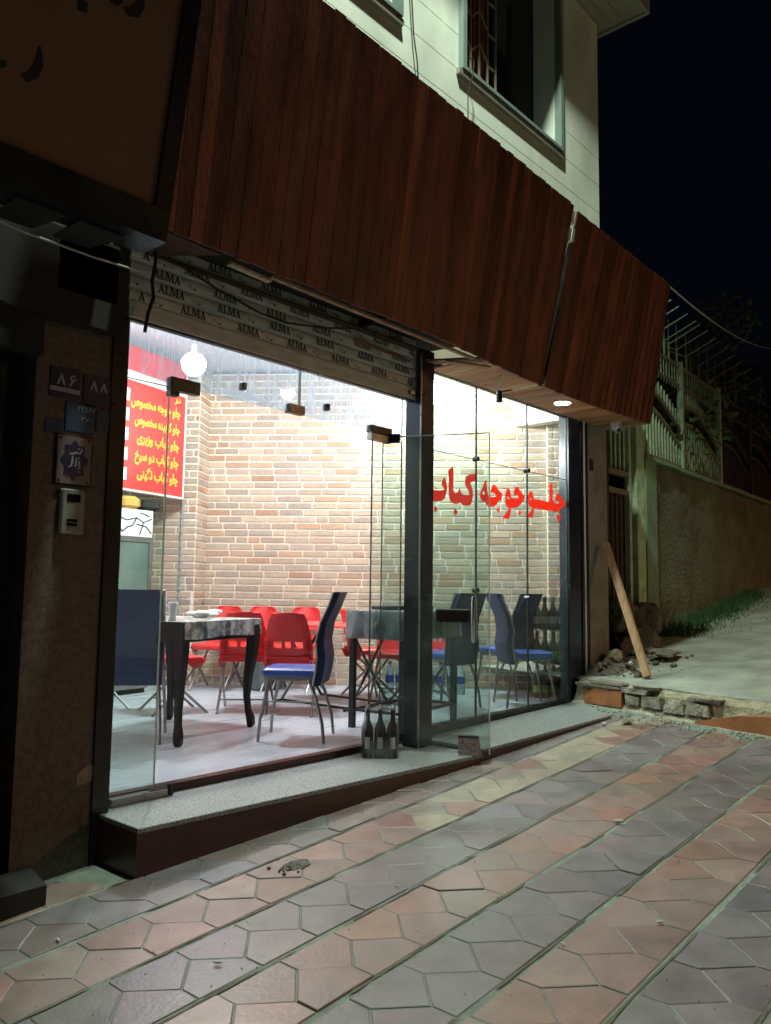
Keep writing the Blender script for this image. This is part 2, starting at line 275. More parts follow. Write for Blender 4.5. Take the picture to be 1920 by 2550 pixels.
# ------------------------------------------------------------------ ground
g = MB()
xs = [-30, -10, 0, 2, 4, 6.6]
for a, b in zip(xs, xs[1:]): g.poly([(a, -30, gz(a)-.0012), (b, -30, gz(b)-.0012), (b, 3.45 if a >= 2 else 6, gz(b)-.0012), (a, 3.45 if a >= 2 else 6, gz(a)-.0012)])
tag(g.build('ground', 'grout'), kind='structure')
tl = MB(); PW = .345; PX = .2575
reds = [(.265, .145, .122), (.245, .142, .125), (.235, .155, .135), (.29, .150, .12), (.25, .165, .145)]; greys = [(.165, .138, .152), (.148, .130, .140), (.175, .152, .165), (.168, .130, .142)]
creams = [(.34, .29, .215), (.30, .25, .19)]; purples = [(.185, .135, .135), (.165, .125, .13), (.15, .135, .15)]
def tile(pts, c):
    cx = sum(p[0] for p in pts)/len(pts); cy = sum(p[1] for p in pts)/len(pts); dz = random.uniform(-.0018, .0018) if random.random() > .06 else .005; tx, ty = random.uniform(-.007, .007), random.uniform(-.007, .007)
    def ring(ins, z):
        out = []
        n = len(pts)
        for i in range(n):
            p0, p1, p2 = Vector(pts[i-1]), Vector(pts[i]), Vector(pts[(i+1) % n]); e1 = (p1-p0).normalized(); e2 = (p2-p1).normalized()
            n1 = Vector((-e1.y, e1.x)); n2 = Vector((-e2.y, e2.x)); k = (n1+n2); k /= max(.5, k.dot(n1)); q = p1+k*ins
            out.append((q.x, q.y, gz(q.x)+z+dz+tx*(q.x-cx)+ty*(q.y-cy)))
        return out
    tl.rings([ring(.003, -.012), ring(.0034, .0), ring(.0062, .0022)], c)
k = -14
for k in range(-14, 9):
    y0 = 2.165+PW*k-(.0 if k > 0 else 0); off = random.uniform(0, PX); isred = (k % 2 == 1)
    if y0 > 3.25: continue
    pal = reds if isred else greys
    if k == 2: pal = purples
    cream = creams if k == 1 else None
    n0 = int((-3.2)/PX)
    for i in range(n0, int(6.75/PX)+1):
        x = i*PX+off; P = (x, y0+.243); Q = (x-.13, y0+.104); P_ = (x-PX, y0+.243); Qn = (x-.13+PX, y0+.104)
        j = lambda p: (p[0]+random.uniform(-.006, .006), p[1]+random.uniform(-.006, .006))
        up = [(x-PX, y0+PW-.010), P_, Q, P, (x, y0+PW-.010)]; lo = [(x-.13, y0+.010), (x-.13+PX, y0+.010), Qn, P, Q]
        for pts in (up, lo):
            if max(p[0] for p in pts) > 6.52-.25*(3.3-y0): continue
            if cream and x > 3.3 and random.random() < min(.85, (x-3)*.4): pal2 = creams
            else: pal2 = pal
            if max(p[1] for p in pts) > 3.2 and x > 1.9: continue
            # counter-clockwise order for inward inset
            A = sum(a[0]*b[1]-b[0]*a[1] for a, b in zip(pts, pts[1:]+pts[:1]))
            if A < 0: pts = pts[::-1]
            if abs(x-2.55) < .16 and abs(sum(p[1] for p in pts)/5-2.70) < .06: pts = [((p[0]-2.6)*.8+2.62, (p[1]-2.72)*.7+2.74) for p in pts]
            tile(pts, jit(random.choice(pal2), .16))
for i in range(34):                                           # filler tiles left of the step, up to the pillar
    x = -3+i*.15
    if x > 1.75: break
    tile([(x, 3.205), (x+.148, 3.205), (x+.148, 3.46), (x, 3.46)], jit(random.choice(greys), .2))
tag(tl.build('pavement', 'tile'), kind='structure')
jd = MB(); random.seed(12)                                    # dirt and cracks along the strip joints
for k in range(-12, 4):
    yj = 2.165+PW*k; n_ = 260; pts_ = []
    for i in range(n_+1):
        x = -2.5+i*.034
        if x > 6.45-.25*(3.3-yj): break
        a = noise.noise(Vector((x*2.1, k*3.3, 0))); w_ = max(0, .0045+.008*noise.noise(Vector((x*5, k, 2)))+.004*noise.noise(Vector((x*19, k, 5)))) if a > -.15 else 0
        pts_.append((x, yj+.007*noise.noise(Vector((x*3, k, 7)))+(.004 if k % 3 else -.004), w_))
    for (xa, ya, wa), (xb, yb_, wb_) in zip(pts_, pts_[1:]):
        if wa > .0003 or wb_ > .0003: jd.poly([(xa, ya-wa, gz(xa)+.0035), (xb, yb_-wb_, gz(xb)+.0035), (xb, yb_+wb_+.0004, gz(xb)+.0035), (xa, ya+wa+.0004, gz(xa)+.0035)])
for i in range(900):
    x = random.uniform(.8, 6.2); y = 2.165+PW*random.randint(-5, 2)+random.gauss(0, .03) if random.random() < .6 else random.uniform(0, 3.1); s_ = random.uniform(.0015, .005)
    if x > 6.2: continue
    z = gz(x)+.003; jd.poly([(x-s_, y-s_, z), (x+s_, y-s_*.7, z), (x+s_*.8, y+s_, z), (x, y, z+s_)])
tag(jd.build('joint_dirt', 'soil'), 'dark dirt and grit lying in the joints of the paving', 'dirt', kind='stuff')
# concrete road beyond the ledge, with a lumpy surface
rd = MB(); NX, NY = 60, 34
def rx(i): return 6.1+(i/NX)**2*60
def ry(j): return -14+(j/NY)*22
def redge(y): return 6.52-.25*(3.3-y)
V = []
for j in range(NY+1):
    row = []
    y = ry(j)
    for i in range(NX+1):
        x = max(redge(y)+.10, rx(i)+redge(y)-6.1); row.append(rd.bm.verts.new((x, y, rz_(x, y)+(.02*noise.noise(Vector((x*1.3, y*1.3, 0))) if i else -.008))))
    V.append(row)
for j in range(NY):
    for i in range(NX): rd._col([rd.bm.faces.new((V[j][i], V[j][i+1], V[j+1][i+1], V[j+1][i]))], (1, 1, 1))
tag(rd.build('road', 'concrete', smooth=True), kind='structure')
# ------------------------------------------------------------------ ledge between sidewalk and road: broken brick edging with mortar and orange tiles
lg = thing('broken_brick_ledge', 'broken brick and mortar ledge with orange tiles along the end of the paving', 'ledge', (6.52, 3.3, .04), math.atan2(-1, -.25)+math.pi)
# local +y runs from the viewer's side (street) towards the building, x away from the sidewalk
def lump(mb, cx, cy, cz, sx, sy, sz, seed=0, n=9, c=(1, 1, 1)):
    rs = []
    for kz in range(5):
        t = kz/4; rr = math.sin(math.pi*(.12+.76*t))**.6; z = cz-sz/2+sz*t
        rs.append([(cx+sx/2*rr*math.cos(a)*(1+.22*noise.noise(Vector((math.cos(a)*2+seed, math.sin(a)*2, kz*.7)))), cy+sy/2*rr*math.sin(a)*(1+.22*noise.noise(Vector((math.cos(a)*2, seed, math.sin(a)*2)))), z+sz*.12*noise.noise(Vector((a, seed, kz)))) for a in [q*2*math.pi/n for q in range(n)]])
    mb.rings(rs, c)
lw = MB()                                                    # in local coords the ledge runs along -x (street side)
b1 = MB(); b2 = MB(); b3 = MB(); b4 = MB()
def LX(d, o=0, z=0):                                          # d metres along the ledge from the building, o metres away from the sidewalk
    ex, ey = -.243, -.970
    return (6.52+ex*d-ey*o*1.0, 3.3+ey*d+ex*o, gz(6.5)+z)
lg.rotation_euler.z = 0; lg.location = (6.52, 3.3, gz(6.5))
L_ = lambda p: (p[0]-6.52, p[1]-3.3, p[2]-gz(6.5))
core = [L_(LX(d, .06, 0)) for d in (-.25, 7)]
def lbox(mb, d0, d1, o0, o1, z0, z1, w=.012):
    jj = lambda: random.uniform(-w, w)
    a = [L_(LX(d0+jj(), o0+jj(), z0)), L_(LX(d1+jj(), o0+jj(), z0)), L_(LX(d1+jj(), o1, z0)), L_(LX(d0+jj(), o1, z0))]
    b = [L_(LX(d0+jj(), o0+jj(), z1+jj())), L_(LX(d1+jj(), o0+jj(), z1+jj())), L_(LX(d1+jj(), o1, z1)), L_(LX(d0+jj(), o1, z1))]
    mb.hull(a, b)
N_ = 90
prof = []
for i in range(N_):                                           # mortar core with an uneven face
    d = -.25+i*.11
    row = []
    for q, (o, z) in enumerate(((-.05, -.03), (.015, .02), (.04, .08), (.045, .14), (.09, .19), (.30, .20))):
        nn = noise.noise(Vector((d*6, q*1.7, 3)))*.035
        row.append(L_(LX(d, o+nn*(q < 5), z+nn*.5*(q not in (0, 5)))))
    prof.append(row)
for a, b in zip(prof, prof[1:]):
    for q in range(5): b1.poly([a[q], b[q], b[q+1], a[q+1]])
b1.build('mortar_core', 'sand', lg)
for d0, d1, z0, z1 in ((.33, .47, .05, .12), (.48, .68, .045, .125), (.70, .88, .03, .10), (.90, 1.10, .04, .12), (.30, .55, .14, .175), (.42, .62, .18, .205), (.92, 1.2, .145, .175), (.62, .80, .0, .03)): lbox(b2, d0, d1, -.012, .09, z0, z1)
b2.build('brick_piece', 'brickbat', lg)
lbox(b3, -.02, .30, -.02, .06, .01, .145, .006); lbox(b3, -.10, .0, -.01, .06, .0, .13, .01)
b3.build('orange_tile', 'terracotta', lg)
pts0 = [(1.0, .0), (1.35, .085), (1.6, .11), (7, .15), (7, -.02), (1.0, -.02)]
b4.hull([L_(LX(d, -.035, z)) for d, z in pts0], [L_(LX(d, .05, z)) for d, z in pts0])
b4.build('orange_curb', 'terracotta', lg)
b5 = MB(); lbox(b5, -.2, .28, -.035, .25, .155, .172, .008); lbox(b5, -.05, .28, .0, .2, .185, .205, .01); b5.build('loose_slab', 'rubble', lg)
# ------------------------------------------------------------------ the shop building
B = thing('shop_building', 'two storey building with open shop front, pale upper wall and brick lined room', 'building')
def bx(name, m, *a, parent=B, **k): return MB().box(*a, **k).build(name, m, parent)
# brick linings made of single thin bricks
def brick_wall(name, o, e, L, z0, z1, parent=B, seed=1, depth=.05, off=0, tint=1):
    rnd = random.Random(seed); e = Vector((e[0], e[1], 0)).normalized(); n = Vector((e.y, -e.x, 0)); o = Vector(o); q = MB(); m_ = MB()
    a, b = o, o+e*L
    m_.hull([a, b, b-n*depth, a-n*depth], [p+Vector((0, 0, z1-z0)) for p in (a, b, b-n*depth, a-n*depth)]).build(name, 'mortar', parent)
    H = .0745; LB = .268; rows = int((z1-z0)/H); cols = [(.43, .355, .265), (.41, .345, .27), (.38, .335, .275), (.45, .37, .275), (.40, .275, .18), (.41, .25, .155), (.35, .32, .27), (.46, .385, .28), (.36, .31, .25), (.42, .36, .28), (.40, .34, .265)]
    for rr in range(rows):
        s = -LB+rnd.choice((0, .5, .28, .75, .4))*LB+rnd.uniform(-.01, .01)
        z = z0+rr*H+.006
        while s < L:
            ln = LB-.014
            if rnd.random() < .12: ln = LB*.5-.012
            s0, s1 = max(s, .004), min(s+ln, L-.004)
            if s1-s0 > .03:
                c = rnd.choice(cols); kk = rnd.uniform(.84, 1.12)*tint; c = ((c[0]*.78+.105)*kk*1.03, (c[1]*.78+.088)*kk*.98, (c[2]*.78+.072)*kk*.93)
                h0 = z+rnd.uniform(-.001, .002); h1 = z+H-.0155+rnd.uniform(-.002, .001); ch = .008
                def ring(d, i): return [o+e*x+n*d+Vector((0, 0, y-z0)) for x, y in ((s0+ch+i, h0+i), (s1-ch*rnd.uniform(.5, 1.5)-i, h0+i), (s1-i, h0+ch*.8+i), (s1-i, h1-ch*.8-i), (s1-ch-i, h1-i), (s0+ch*rnd.uniform(.5, 1.5)+i, h1-i), (s0+i, h1-ch*.8-i), (s0+i, h0+ch+i))]
                q.rings([ring(0, 0), ring(.008, 0), ring(.0105, .003)], c)
            s += ln+.014
    q.build('brick_facing', 'brick', parent)
we = Vector((.5899, -.8075, 0)); wn_ = Vector((-.807, -.59, 0))
A0 = Vector((5.26, 7.235, 0)); 
brick_wall('brick_wall', A0, we, 4.12, 0, 3.36, seed=3)
pa = A0+wn_*.34-we*1.9
brick_wall('brick_pilaster', pa, we, 1.9, 0, 3.36, seed=5)
brick_wall('brick_pilaster_side', A0+wn_*.34+wn_*0, -wn_, .34, 0, 3.36, seed=8)
rp = Vector((7.42, 4.28, 0))
brick_wall('brick_pier', rp+wn_*.07, we, .45, 0, 3.36, seed=9, depth=.12)
bx('shop_floor', 'floor', 1.7, 8.3, 3.64, 11, -.30, 0)
bx('shop_ceiling', 'plaster', 1.6, 8.4, 3.60, 11, 3.40, 3.5)
bx('back_wall', 'plaster', 1.6, 5.6, 8.7, 8.8, 0, 3.4); bx('side_wall', 'plaster', 1.62, 1.7, 3.9, 8.8, 0, 3.4)
# front posts and pillar
bx('stone_pillar', 'pillar', 1.6, 1.96, 3.5, 3.9, -.35, 2.69)
pst = bx('door_post', 'black', 1.962, 2.045, 3.49, 3.66, -.3, 2.7)
cpost = bx('center_post', 'black', 4.238, 4.39, 3.42, 3.56, -.10, 2.68, bev=.006)
MB().box(4.244, 4.256, 3.405, 3.419, 0, 2.66).build('post_channel', 'black', cpost)
MB().box(4.226, 4.237, 3.408, 3.419, -.05, 2.64).build('chrome_strip', 'steel', cpost)
rpost = bx('corner_post', 'navy', 6.572, 6.80, 3.56, 3.66, -.06, 2.66)
MB().box(6.84, 6.862, 3.545, 3.57, 0, 2.62).build('chrome_strip', 'white', rpost); MB().box(6.80, 6.84, 3.55, 3.66, -.05, 2.65).box(6.865, 6.925, 3.55, 3.66, -.05, 2.65).build('post_casing', 'black', rpost)  # corner chrome strip coloured white, standing in for its bright reflection
bx('cement_column', 'column', 6.925, 7.30, 3.54, 3.66, -.1, 2.75)
MB().box(7.30, 7.343, 3.57, 3.72, -.1, 2.75).build('corner_infill', 'darkwall', B)
MB().hull([(7.345, 3.60, -.1), (8.1, 3.9, -.1), (8.1, 3.97, -.1), (7.345, 3.68, -.1)], [(7.345, 3.60, 4.2), (8.1, 3.9, 4.2), (8.1, 3.97, 4.2), (7.345, 3.68, 4.2)]).build('end_wall', 'darkwall', B)
MB().box(2.092, 4.13, 3.56, 3.62, 2.66, 2.72).build('head_frame', 'black', B); MB().box(4.39, 6.57, 3.56, 3.62, 2.612, 2.68).build('head_frame', 'black', B); MB().box(4.39, 6.57, 3.55, 3.62, -.01, .055).build('bottom_frame', 'black', B)
MB().box(2.092, 4.2, 3.60, 3.66, -.075, .002).build('threshold', 'redstone', B)
MB().box(2.092, 2.40, 3.545, 3.60, -.045, -.005).build('floor_channel', 'steel', B)
# glazing
def pane(name, m, x0, x1, z0, z1, y=3.585, parent=B, e='edge'):
    p = MB().box(x0, x1, y-.004, y+.004, z0, z1).build(name, m, parent)
    MB().box(x0, x0+.004, y-.0055, y+.0055, z0, z1).box(x1-.004, x1, y-.0055, y+.0055, z0, z1).box(x0+.004, x1-.004, y-.0055, y+.0055, z1-.004, z1).build('pane_edge', e, p)
    return p
X3 = [4.395, 5.135, 5.89, 6.57]
for a, b in zip(X3, X3[1:]):
    pane('lower_pane', 'sideglass', a+.003, b-.003, .056, 2.03); pane('upper_pane', 'clear', a+.003, b-.003, 2.036, 2.61)
for x, z in ((5.135, 2.033), (5.89, 2.033), (5.135, 1.01), (5.89, .95)): MB().rings([[(x+q*math.cos(a), y, z+q*math.sin(a)) for a in [k*math.pi/6 for k in range(12)]] for y, q in ((3.56, .014), (3.563, .02), (3.61, .02), (3.613, .014))]).build('pane_clamp', 'black', B)
pane('side_pane', 'sideglass', 2.05, 2.345, -.01, 2.05, e='edgelight'); pane('side_pane', 'clear', 3.925, 4.235, .003, 2.05)
pane('transom_pane', 'transom', 2.05, 3.255, 2.06, 2.66, e='edgelight'); pane('transom_pane', 'transom', 3.262, 4.235, 2.06, 2.66, e='edgelight')
for x0, x1, z0, z1 in ((2.335, 2.52, 2.03, 2.10), (3.16, 3.285, 2.055, 2.11), (3.885, 4.095, 2.05, 2.10), (2.805, 2.835, 2.125, 2.165), (3.47, 3.50, 2.125, 2.165), (2.335, 2.39, 2.0, 2.029), (2.31, 2.43, -.03, .0)): MB().box(x0, x1, 3.555, 3.605, z0, z1, bev=.004).build('patch_fitting', 'black', B)
MB().box(3.885, 4.09, 3.55, 3.60, 2.0, 2.045, bev=.004).build('hinge_plate', 'steel', B)
MB().lathe([(.02, 0), (.02, .02), (.012, .035), (.012, .05)], (2.42, 3.56, -.035)).build('floor_stop', 'black', B, True)
filled([[(2.675, 2.10), (2.74, 2.075), (2.85, 2.078), (3.05, 2.08), (3.06, 2.093), (2.96, 2.105), (2.84, 2.115), (2.73, 2.125)]], 'paint_patch', 'paint', B, (0, 3.578, 0), (1, 0, 0), (0, 0, 1), .001)
# shop window lettering: vinyl letters cut to shape on the inside of the glass
lets = [[[(4.575, 1.735), (4.613, 1.736), (4.663, 1.737), (4.705, 1.741), (4.731, 1.751), (4.726, 1.763), (4.699, 1.786), (4.714, 1.817), (4.733, 1.847), (4.752, 1.821), (4.767, 1.794), (4.768, 1.761), (4.761, 1.721), (4.742, 1.687), (4.716, 1.668), (4.669, 1.657), (4.614, 1.653), (4.576, 1.652)]], [[(4.631, 1.625), (4.656, 1.6), (4.631, 1.57), (4.607, 1.596)]], [[(4.783, 1.904), (4.81, 1.92), (4.846, 1.943), (4.849, 1.859), (4.847, 1.763), (4.858, 1.744), (4.883, 1.742), (4.908, 1.752), (4.919, 1.77), (4.928, 1.786), (4.939, 1.769), (4.947, 1.75), (4.972, 1.738), (5.007, 1.736), (5.055, 1.742), (5.047, 1.766), (5.023, 1.791), (4.998, 1.819), (5.0, 1.849), (5.009, 1.885), (5.081, 1.907), (5.154, 1.929), (5.148, 1.893), (5.144, 1.862), (5.066, 1.84), (5.084, 1.814), (5.097, 1.785), (5.1, 1.741), (5.093, 1.7), (5.076, 1.671), (5.047, 1.658), (4.996, 1.655), (4.956, 1.659), (4.942, 1.669), (4.929, 1.68), (4.917, 1.665), (4.889, 1.657), (4.851, 1.659), (4.818, 1.67), (4.799, 1.692), (4.79, 1.737), (4.787, 1.819)]], [[(4.877, 1.621), (4.905, 1.597), (4.877, 1.569), (4.848, 1.592)]], [[(5.289, 1.894), (5.288, 1.867), (5.299, 1.823), (5.305, 1.782), (5.32, 1.761), (5.376, 1.758), (5.429, 1.766), (5.419, 1.783), (5.394, 1.794), (5.363, 1.795), (5.345, 1.791), (5.354, 1.815), (5.376, 1.852), (5.394, 1.861), (5.426, 1.851), (5.47, 1.816), (5.515, 1.798), (5.505, 1.749), (5.47, 1.735), (5.432, 1.701), (5.394, 1.68), (5.351, 1.678), (5.308, 1.68), (5.283, 1.693), (5.268, 1.714), (5.256, 1.706), (5.217, 1.717), (5.2, 1.744), (5.205, 1.782), (5.235, 1.82), (5.256, 1.86)], [(5.253, 1.801), (5.229, 1.771), (5.247, 1.763), (5.267, 1.765), (5.262, 1.785)]], [[(5.456, 1.682), (5.482, 1.663), (5.456, 1.64), (5.431, 1.659)]], [[(5.57, 1.813), (5.587, 1.843), (5.607, 1.85), (5.63, 1.841), (5.641, 1.816), (5.649, 1.779), (5.699, 1.777), (5.773, 1.787), (5.753, 1.804), (5.726, 1.812), (5.689, 1.803), (5.696, 1.84), (5.713, 1.871), (5.737, 1.88), (5.764, 1.876), (5.801, 1.843), (5.835, 1.825), (5.865, 1.817), (5.852, 1.786), (5.835, 1.758), (5.8, 1.74), (5.759, 1.715), (5.725, 1.699), (5.649, 1.696), (5.647, 1.676), (5.632, 1.628), (5.617, 1.598), (5.531, 1.598), (5.528, 1.606), (5.567, 1.637), (5.606, 1.673), (5.622, 1.692), (5.577, 1.699), (5.562, 1.733), (5.564, 1.773)], [(5.587, 1.779), (5.6, 1.762), (5.626, 1.764), (5.616, 1.776), (5.6, 1.784)]], [[(5.784, 1.684), (5.81, 1.667), (5.784, 1.644), (5.758, 1.662)]], [[(5.922, 1.822), (5.94, 1.854), (5.965, 1.866), (5.99, 1.855), (6.004, 1.826), (6.015, 1.803), (6.127, 1.802), (6.265, 1.798), (6.281, 1.818), (6.279, 1.954), (6.325, 1.978), (6.332, 1.901), (6.329, 1.815), (6.361, 1.8), (6.423, 1.798), (6.471, 1.806), (6.455, 1.819), (6.416, 1.826), (6.373, 1.819), (6.381, 1.851), (6.405, 1.881), (6.433, 1.892), (6.464, 1.879), (6.511, 1.852), (6.555, 1.828), (6.55, 1.784), (6.506, 1.772), (6.462, 1.744), (6.422, 1.723), (6.367, 1.717), (6.318, 1.723), (6.303, 1.737), (6.287, 1.724), (6.253, 1.719), (6.126, 1.722), (6.016, 1.724), (6.01, 1.695), (5.984, 1.634), (5.882, 1.635), (5.918, 1.664), (5.967, 1.695), (5.99, 1.724), (5.939, 1.732), (5.92, 1.755), (5.917, 1.792)], [(5.947, 1.804), (5.954, 1.788), (5.986, 1.788), (5.979, 1.799), (5.961, 1.806)]], [[(6.41, 1.699), (6.439, 1.685), (6.461, 1.703), (6.483, 1.683), (6.456, 1.653), (6.44, 1.625), (6.421, 1.653), (6.396, 1.678)]]]
filled([l for o in lets for l in o], 'window_lettering', 'vinyl', B, (0, 3.592, 0), (1, 0, 0), (0, 0, 1), .0015)
# upper wall in stone courses, with two windows
zs = [2.7, 4.27, 4.57, 4.87, 5.16, 5.45, 5.79, 6.13, 6.47, 6.94]
uw = MB(); WX = (4.90, 6.53); W2 = (2.4, 4.16)
for z0, z1 in zip(zs, zs[1:]):
    segs = [(-6, 7.34)]
    if z0 >= 5.15: segs = [(-6, W2[0]), (W2[1], WX[0]), (WX[1], 7.34)]
    for a, b in segs: uw.box(a, b, 3.6, 3.74, z0+.004, z1-.004)
uw.build('upper_wall', 'stonewall', B)
MB().box(-6, W2[0]-.02, 3.606, 3.9, 2.75, 6.94).box(W2[1]+.02, WX[0]-.02, 3.606, 3.9, 5.16, 6.94).box(WX[1]+.02, 7.335, 3.606, 3.9, 2.75, 6.94).box(W2[0]-.02, WX[1]+.02, 3.606, 3.9, 2.75, 5.15).build('wall_core', 'soil', B)
MB().box(7.20, 7.337, 3.9, 9, 2.75, 6.94).build('gable_wall', 'stonewall', B)
ev = MB()
for i in range(6): ev.box(-6, 7.50, 3.14+i*.12, 3.255+i*.12, 6.955-.006*(i == 0), 7.0)
ev.box(-6, 7.54, 3.11, 3.14, 6.93, 7.12).box(7.5, 7.54, 3.14, 4.2, 6.93, 7.12)
ev.build('eave', 'eave', B)
def window(x0, x1, z0, z1, sill=True, gr=True):
    wd = MB()
    for a in ((x0, x0+.05, z0, z1), (x1-.05, x1, z0, z1), (x0+.05, x1-.05, z0, z0+.03)): wd.box(a[0], a[1], 3.55, 3.80, a[2], a[3])
    wd = wd.build('window', 'frame', B)
    MB().box(x0+.05, x0+.055, 3.62, 3.85, z0, z1).build('reveal', 'stonewall', wd); MB().box(x1-.055, x1-.05, 3.62, 3.85, z0, z1).build('reveal', 'stonewall', wd)
    MB().hull([(x0-.03, 3.565, z0-.055), (x1+.02, 3.565, z0-.055), (x1+.02, 3.60, z0-.055), (x0-.03, 3.60, z0-.055)], [(x0-.03, 3.56, z0-.012), (x1+.02, 3.56, z0-.012), (x1+.02, 3.60, z0), (x0-.03, 3.60, z0)]).build('sill', 'sill', wd)
    MB().box(x0+.05, x1-.05, 3.855, 3.86, z0, z1).build('pane', 'lens', wd)
    if gr:
        MB().box(x0+.05, x1-.05, 3.66, 3.70, z0+.03, z0+.075).box((x0+x1)/2-.03, (x0+x1)/2+.03, 3.80, 3.85, z0, z1).build('lower_rail', 'darkwall', wd)
        cv = MB()
        for i in range(24):
            xx = x0+.06+i*.032; cv.box(xx, xx+.02, 3.845-.012*(i % 2), 3.853, z0+.05, z1)
        cv.build('curtain', 'curtain', wd)
        gm = MB(); gx = [x0+.07+i*.125 for i in range(6)]; zz = z0+.08
        for i, x in enumerate(gx):
            gm.box(x-.008, x+.008, 3.70, 3.716, z0+.07, z1)
        for k_ in range(7):
            for i in range(5):
                za = zz+k_*.30+(.15 if i % 2 else 0)
                if i % 2: gm.beam((gx[i], 3.708, za), (gx[i+1], 3.708, za-.13), .014, .014)
                else: gm.beam((gx[i], 3.709, za), (gx[i+1], 3.709, za+(.13 if i == 2 else 0)), .014, .014)
        gm.build('grille', 'grille', wd)
window(WX[0], WX[1], 5.16, 6.93); window(W2[0], W2[1], 5.16, 6.93, gr=False)
# ------------------------------------------------------------------ entrance steps
st = thing('entrance_step', 'long granite topped entrance step with dark red front under the doorway', 'step')
a_ = [(2.005, 3.18), (4.40, 3.035), (4.40, 3.60), (2.005, 3.60)]
MB().hull([(x, y, -.40) for x, y in a_], [(x, y, -.062) for x, y in a_]).build('step_riser', 'redstone', st)
b_ = [(2.0, 3.165), (4.41, 3.02), (4.41, 3.598), (2.0, 3.598)]
MB().rings([[(x, y, -.062) for x, y in b_], [(x, y, -.043) for x, y in b_], [(x+(.004 if x < 3 else -.004), y+.004, -.040) for x, y in b_]]).build('step_slab', 'granite', st)
st = thing('entrance_step', 'low worn grey step slab under the lettered window, thinning out to the right', 'step')
a_ = [(4.43, 3.045, -.035), (6.05, 2.95, .018), (6.57, 3.52, .02), (4.43, 3.55, -.03)]
MB().hull([(x, y, -.2) for x, y, z in a_], [(x, y, z) for x, y, z in a_]).build('step_riser', 'redstone', st)
a2 = [(4.425, 3.03, -.035), (6.07, 2.935, .018), (6.60, 3.53, .02), (4.425, 3.55, -.03)]
MB().rings([[(x, y, z) for x, y, z in a2], [(x, y, z+.016) for x, y, z in a2], [(x, y+.003, z+.019) for x, y, z in a2]]).build('step_slab', 'granite', st)
# ------------------------------------------------------------------ glass door swung open onto the step
d0 = Vector((4.05, 3.60, 0)); d1 = Vector((4.372, 2.945, 0)); dl = (d1-d0).length
D = thing('glass_door', 'frameless glass door standing open over the step', 'door', (4.05, 3.60, 0), math.atan2(d1.y-d0.y, d1.x-d0.x))
MB().box(0, dl, -.005, .005, .0, 2.045).build('pane', 'doorglass', D)
MB().box(-.002, .003, -.007, .007, 0, 2.045).build('pane_edge', 'edge', D); MB().box(dl-.003, dl+.003, -.007, .007, -.03, 2.045).box(.003, dl-.003, -.0065, .0065, 2.040, 2.047).build('pane_edge', 'edgelight', D)
MB().box(0, .12, -.016, .016, 2.0, 2.06).build('top_pivot', 'black', D)
MB().hull([(dl-.20, -.02, -.03), (dl-.055, -.02, -.03), (dl-.055, .02, -.03), (dl-.20, .02, -.03)], [(dl-.20, -.02, .07), (dl-.07, -.02, .07), (dl-.07, .02, .07), (dl-.20, .02, .07)]).build('bottom_patch', 'rustmetal', D)
MB().box(dl-.20, dl-.07, -.021, .021, .07, .08).build('patch_cap', 'black', D)
MB().box(.02, .16, -.018, .018, .02, .07).build('bottom_pivot', 'black', D)
h_ = MB()
for s in (-1, 1): h_.tube([(dl-.10, s*.012, .96), (dl-.10, s*.045, .96), (dl-.10, s*.055, .93), (dl-.10, s*.055, .71), (dl-.10, s*.045, .68), (dl-.10, s*.012, .68)], .011, 10)
h_.build('handle', 'chrome', D, True)
MB().box(dl-.35, dl-.13, -.028, .028, .80, .885, bev=.01).build('lock_case', 'darkwood', D)
# ------------------------------------------------------------------ rolling shutter, half up
RS = thing('rolling_shutter', 'pale metal rolling shutter with repeated black brand print pulled up over the door', 'shutter', (2.02, 3.48, 2.31))
for i in range(5):
    z = .09+i*.071
    prof = [(0, z), (.012, z+.008), (.017, z+.03), (.016, z+.05), (.008, z+.066), (0, z+.068)]
    MB().hull([(0, -y, zz) for y, zz in prof]+[(0, .012, z+.068), (0, .012, z)], [(2.21, -y, zz) for y, zz in prof]+[(2.21, .012, z+.068), (2.21, .012, z)]).build('slat', 'shutter', RS)
MB().box(0, 2.21, -.018, .014, .005, .088, bev=.004).build('bottom_bar', 'shutter', RS)
MB().box(0, 2.21, -.01, .02, -.008, .004).build('rubber_seal', 'black', RS)
MB().box(2.13, 2.20, -.035, -.018, .03, .06, bev=.004).build('latch', 'steel', RS)
def glyph(ch):                                                # seriffed capitals as outlines, unit height
    if ch == 'A': return [[(0, 0), (.26, 0), (.26, .06), (.18, .08), (.235, .26), (.46, .26), (.52, .08), (.44, .06), (.44, 0), (.78, 0), (.78, .06), (.70, .08), (.42, 1), (.36, 1), (.08, .08), (0, .06)], [(.255, .33), (.345, .66), (.44, .33)]], .80
    if ch == 'L': return [[(0, 0), (.56, 0), (.60, .30), (.54, .30), (.46, .09), (.28, .08), (.28, .92), (.38, .94), (.38, 1), (0, 1), (0, .94), (.10, .92), (.10, .08), (0, .06)]], .64
    return [[(0, 0), (.26, 0), (.26, .06), (.18, .08), (.18, .80), (.47, 0), (.52, 0), (.80, .80), (.80, .08), (.70, .06), (.70, 0), (1.06, 0), (1.06, .06), (.98, .08), (.98, .92), (1.06, .94), (1.06, 1), (.80, 1), (.54, .28), (.28, 1), (0, 1), (0, .94), (.09, .92), (.09, .08), (0, .06)]], 1.10
loops = []; fl = []
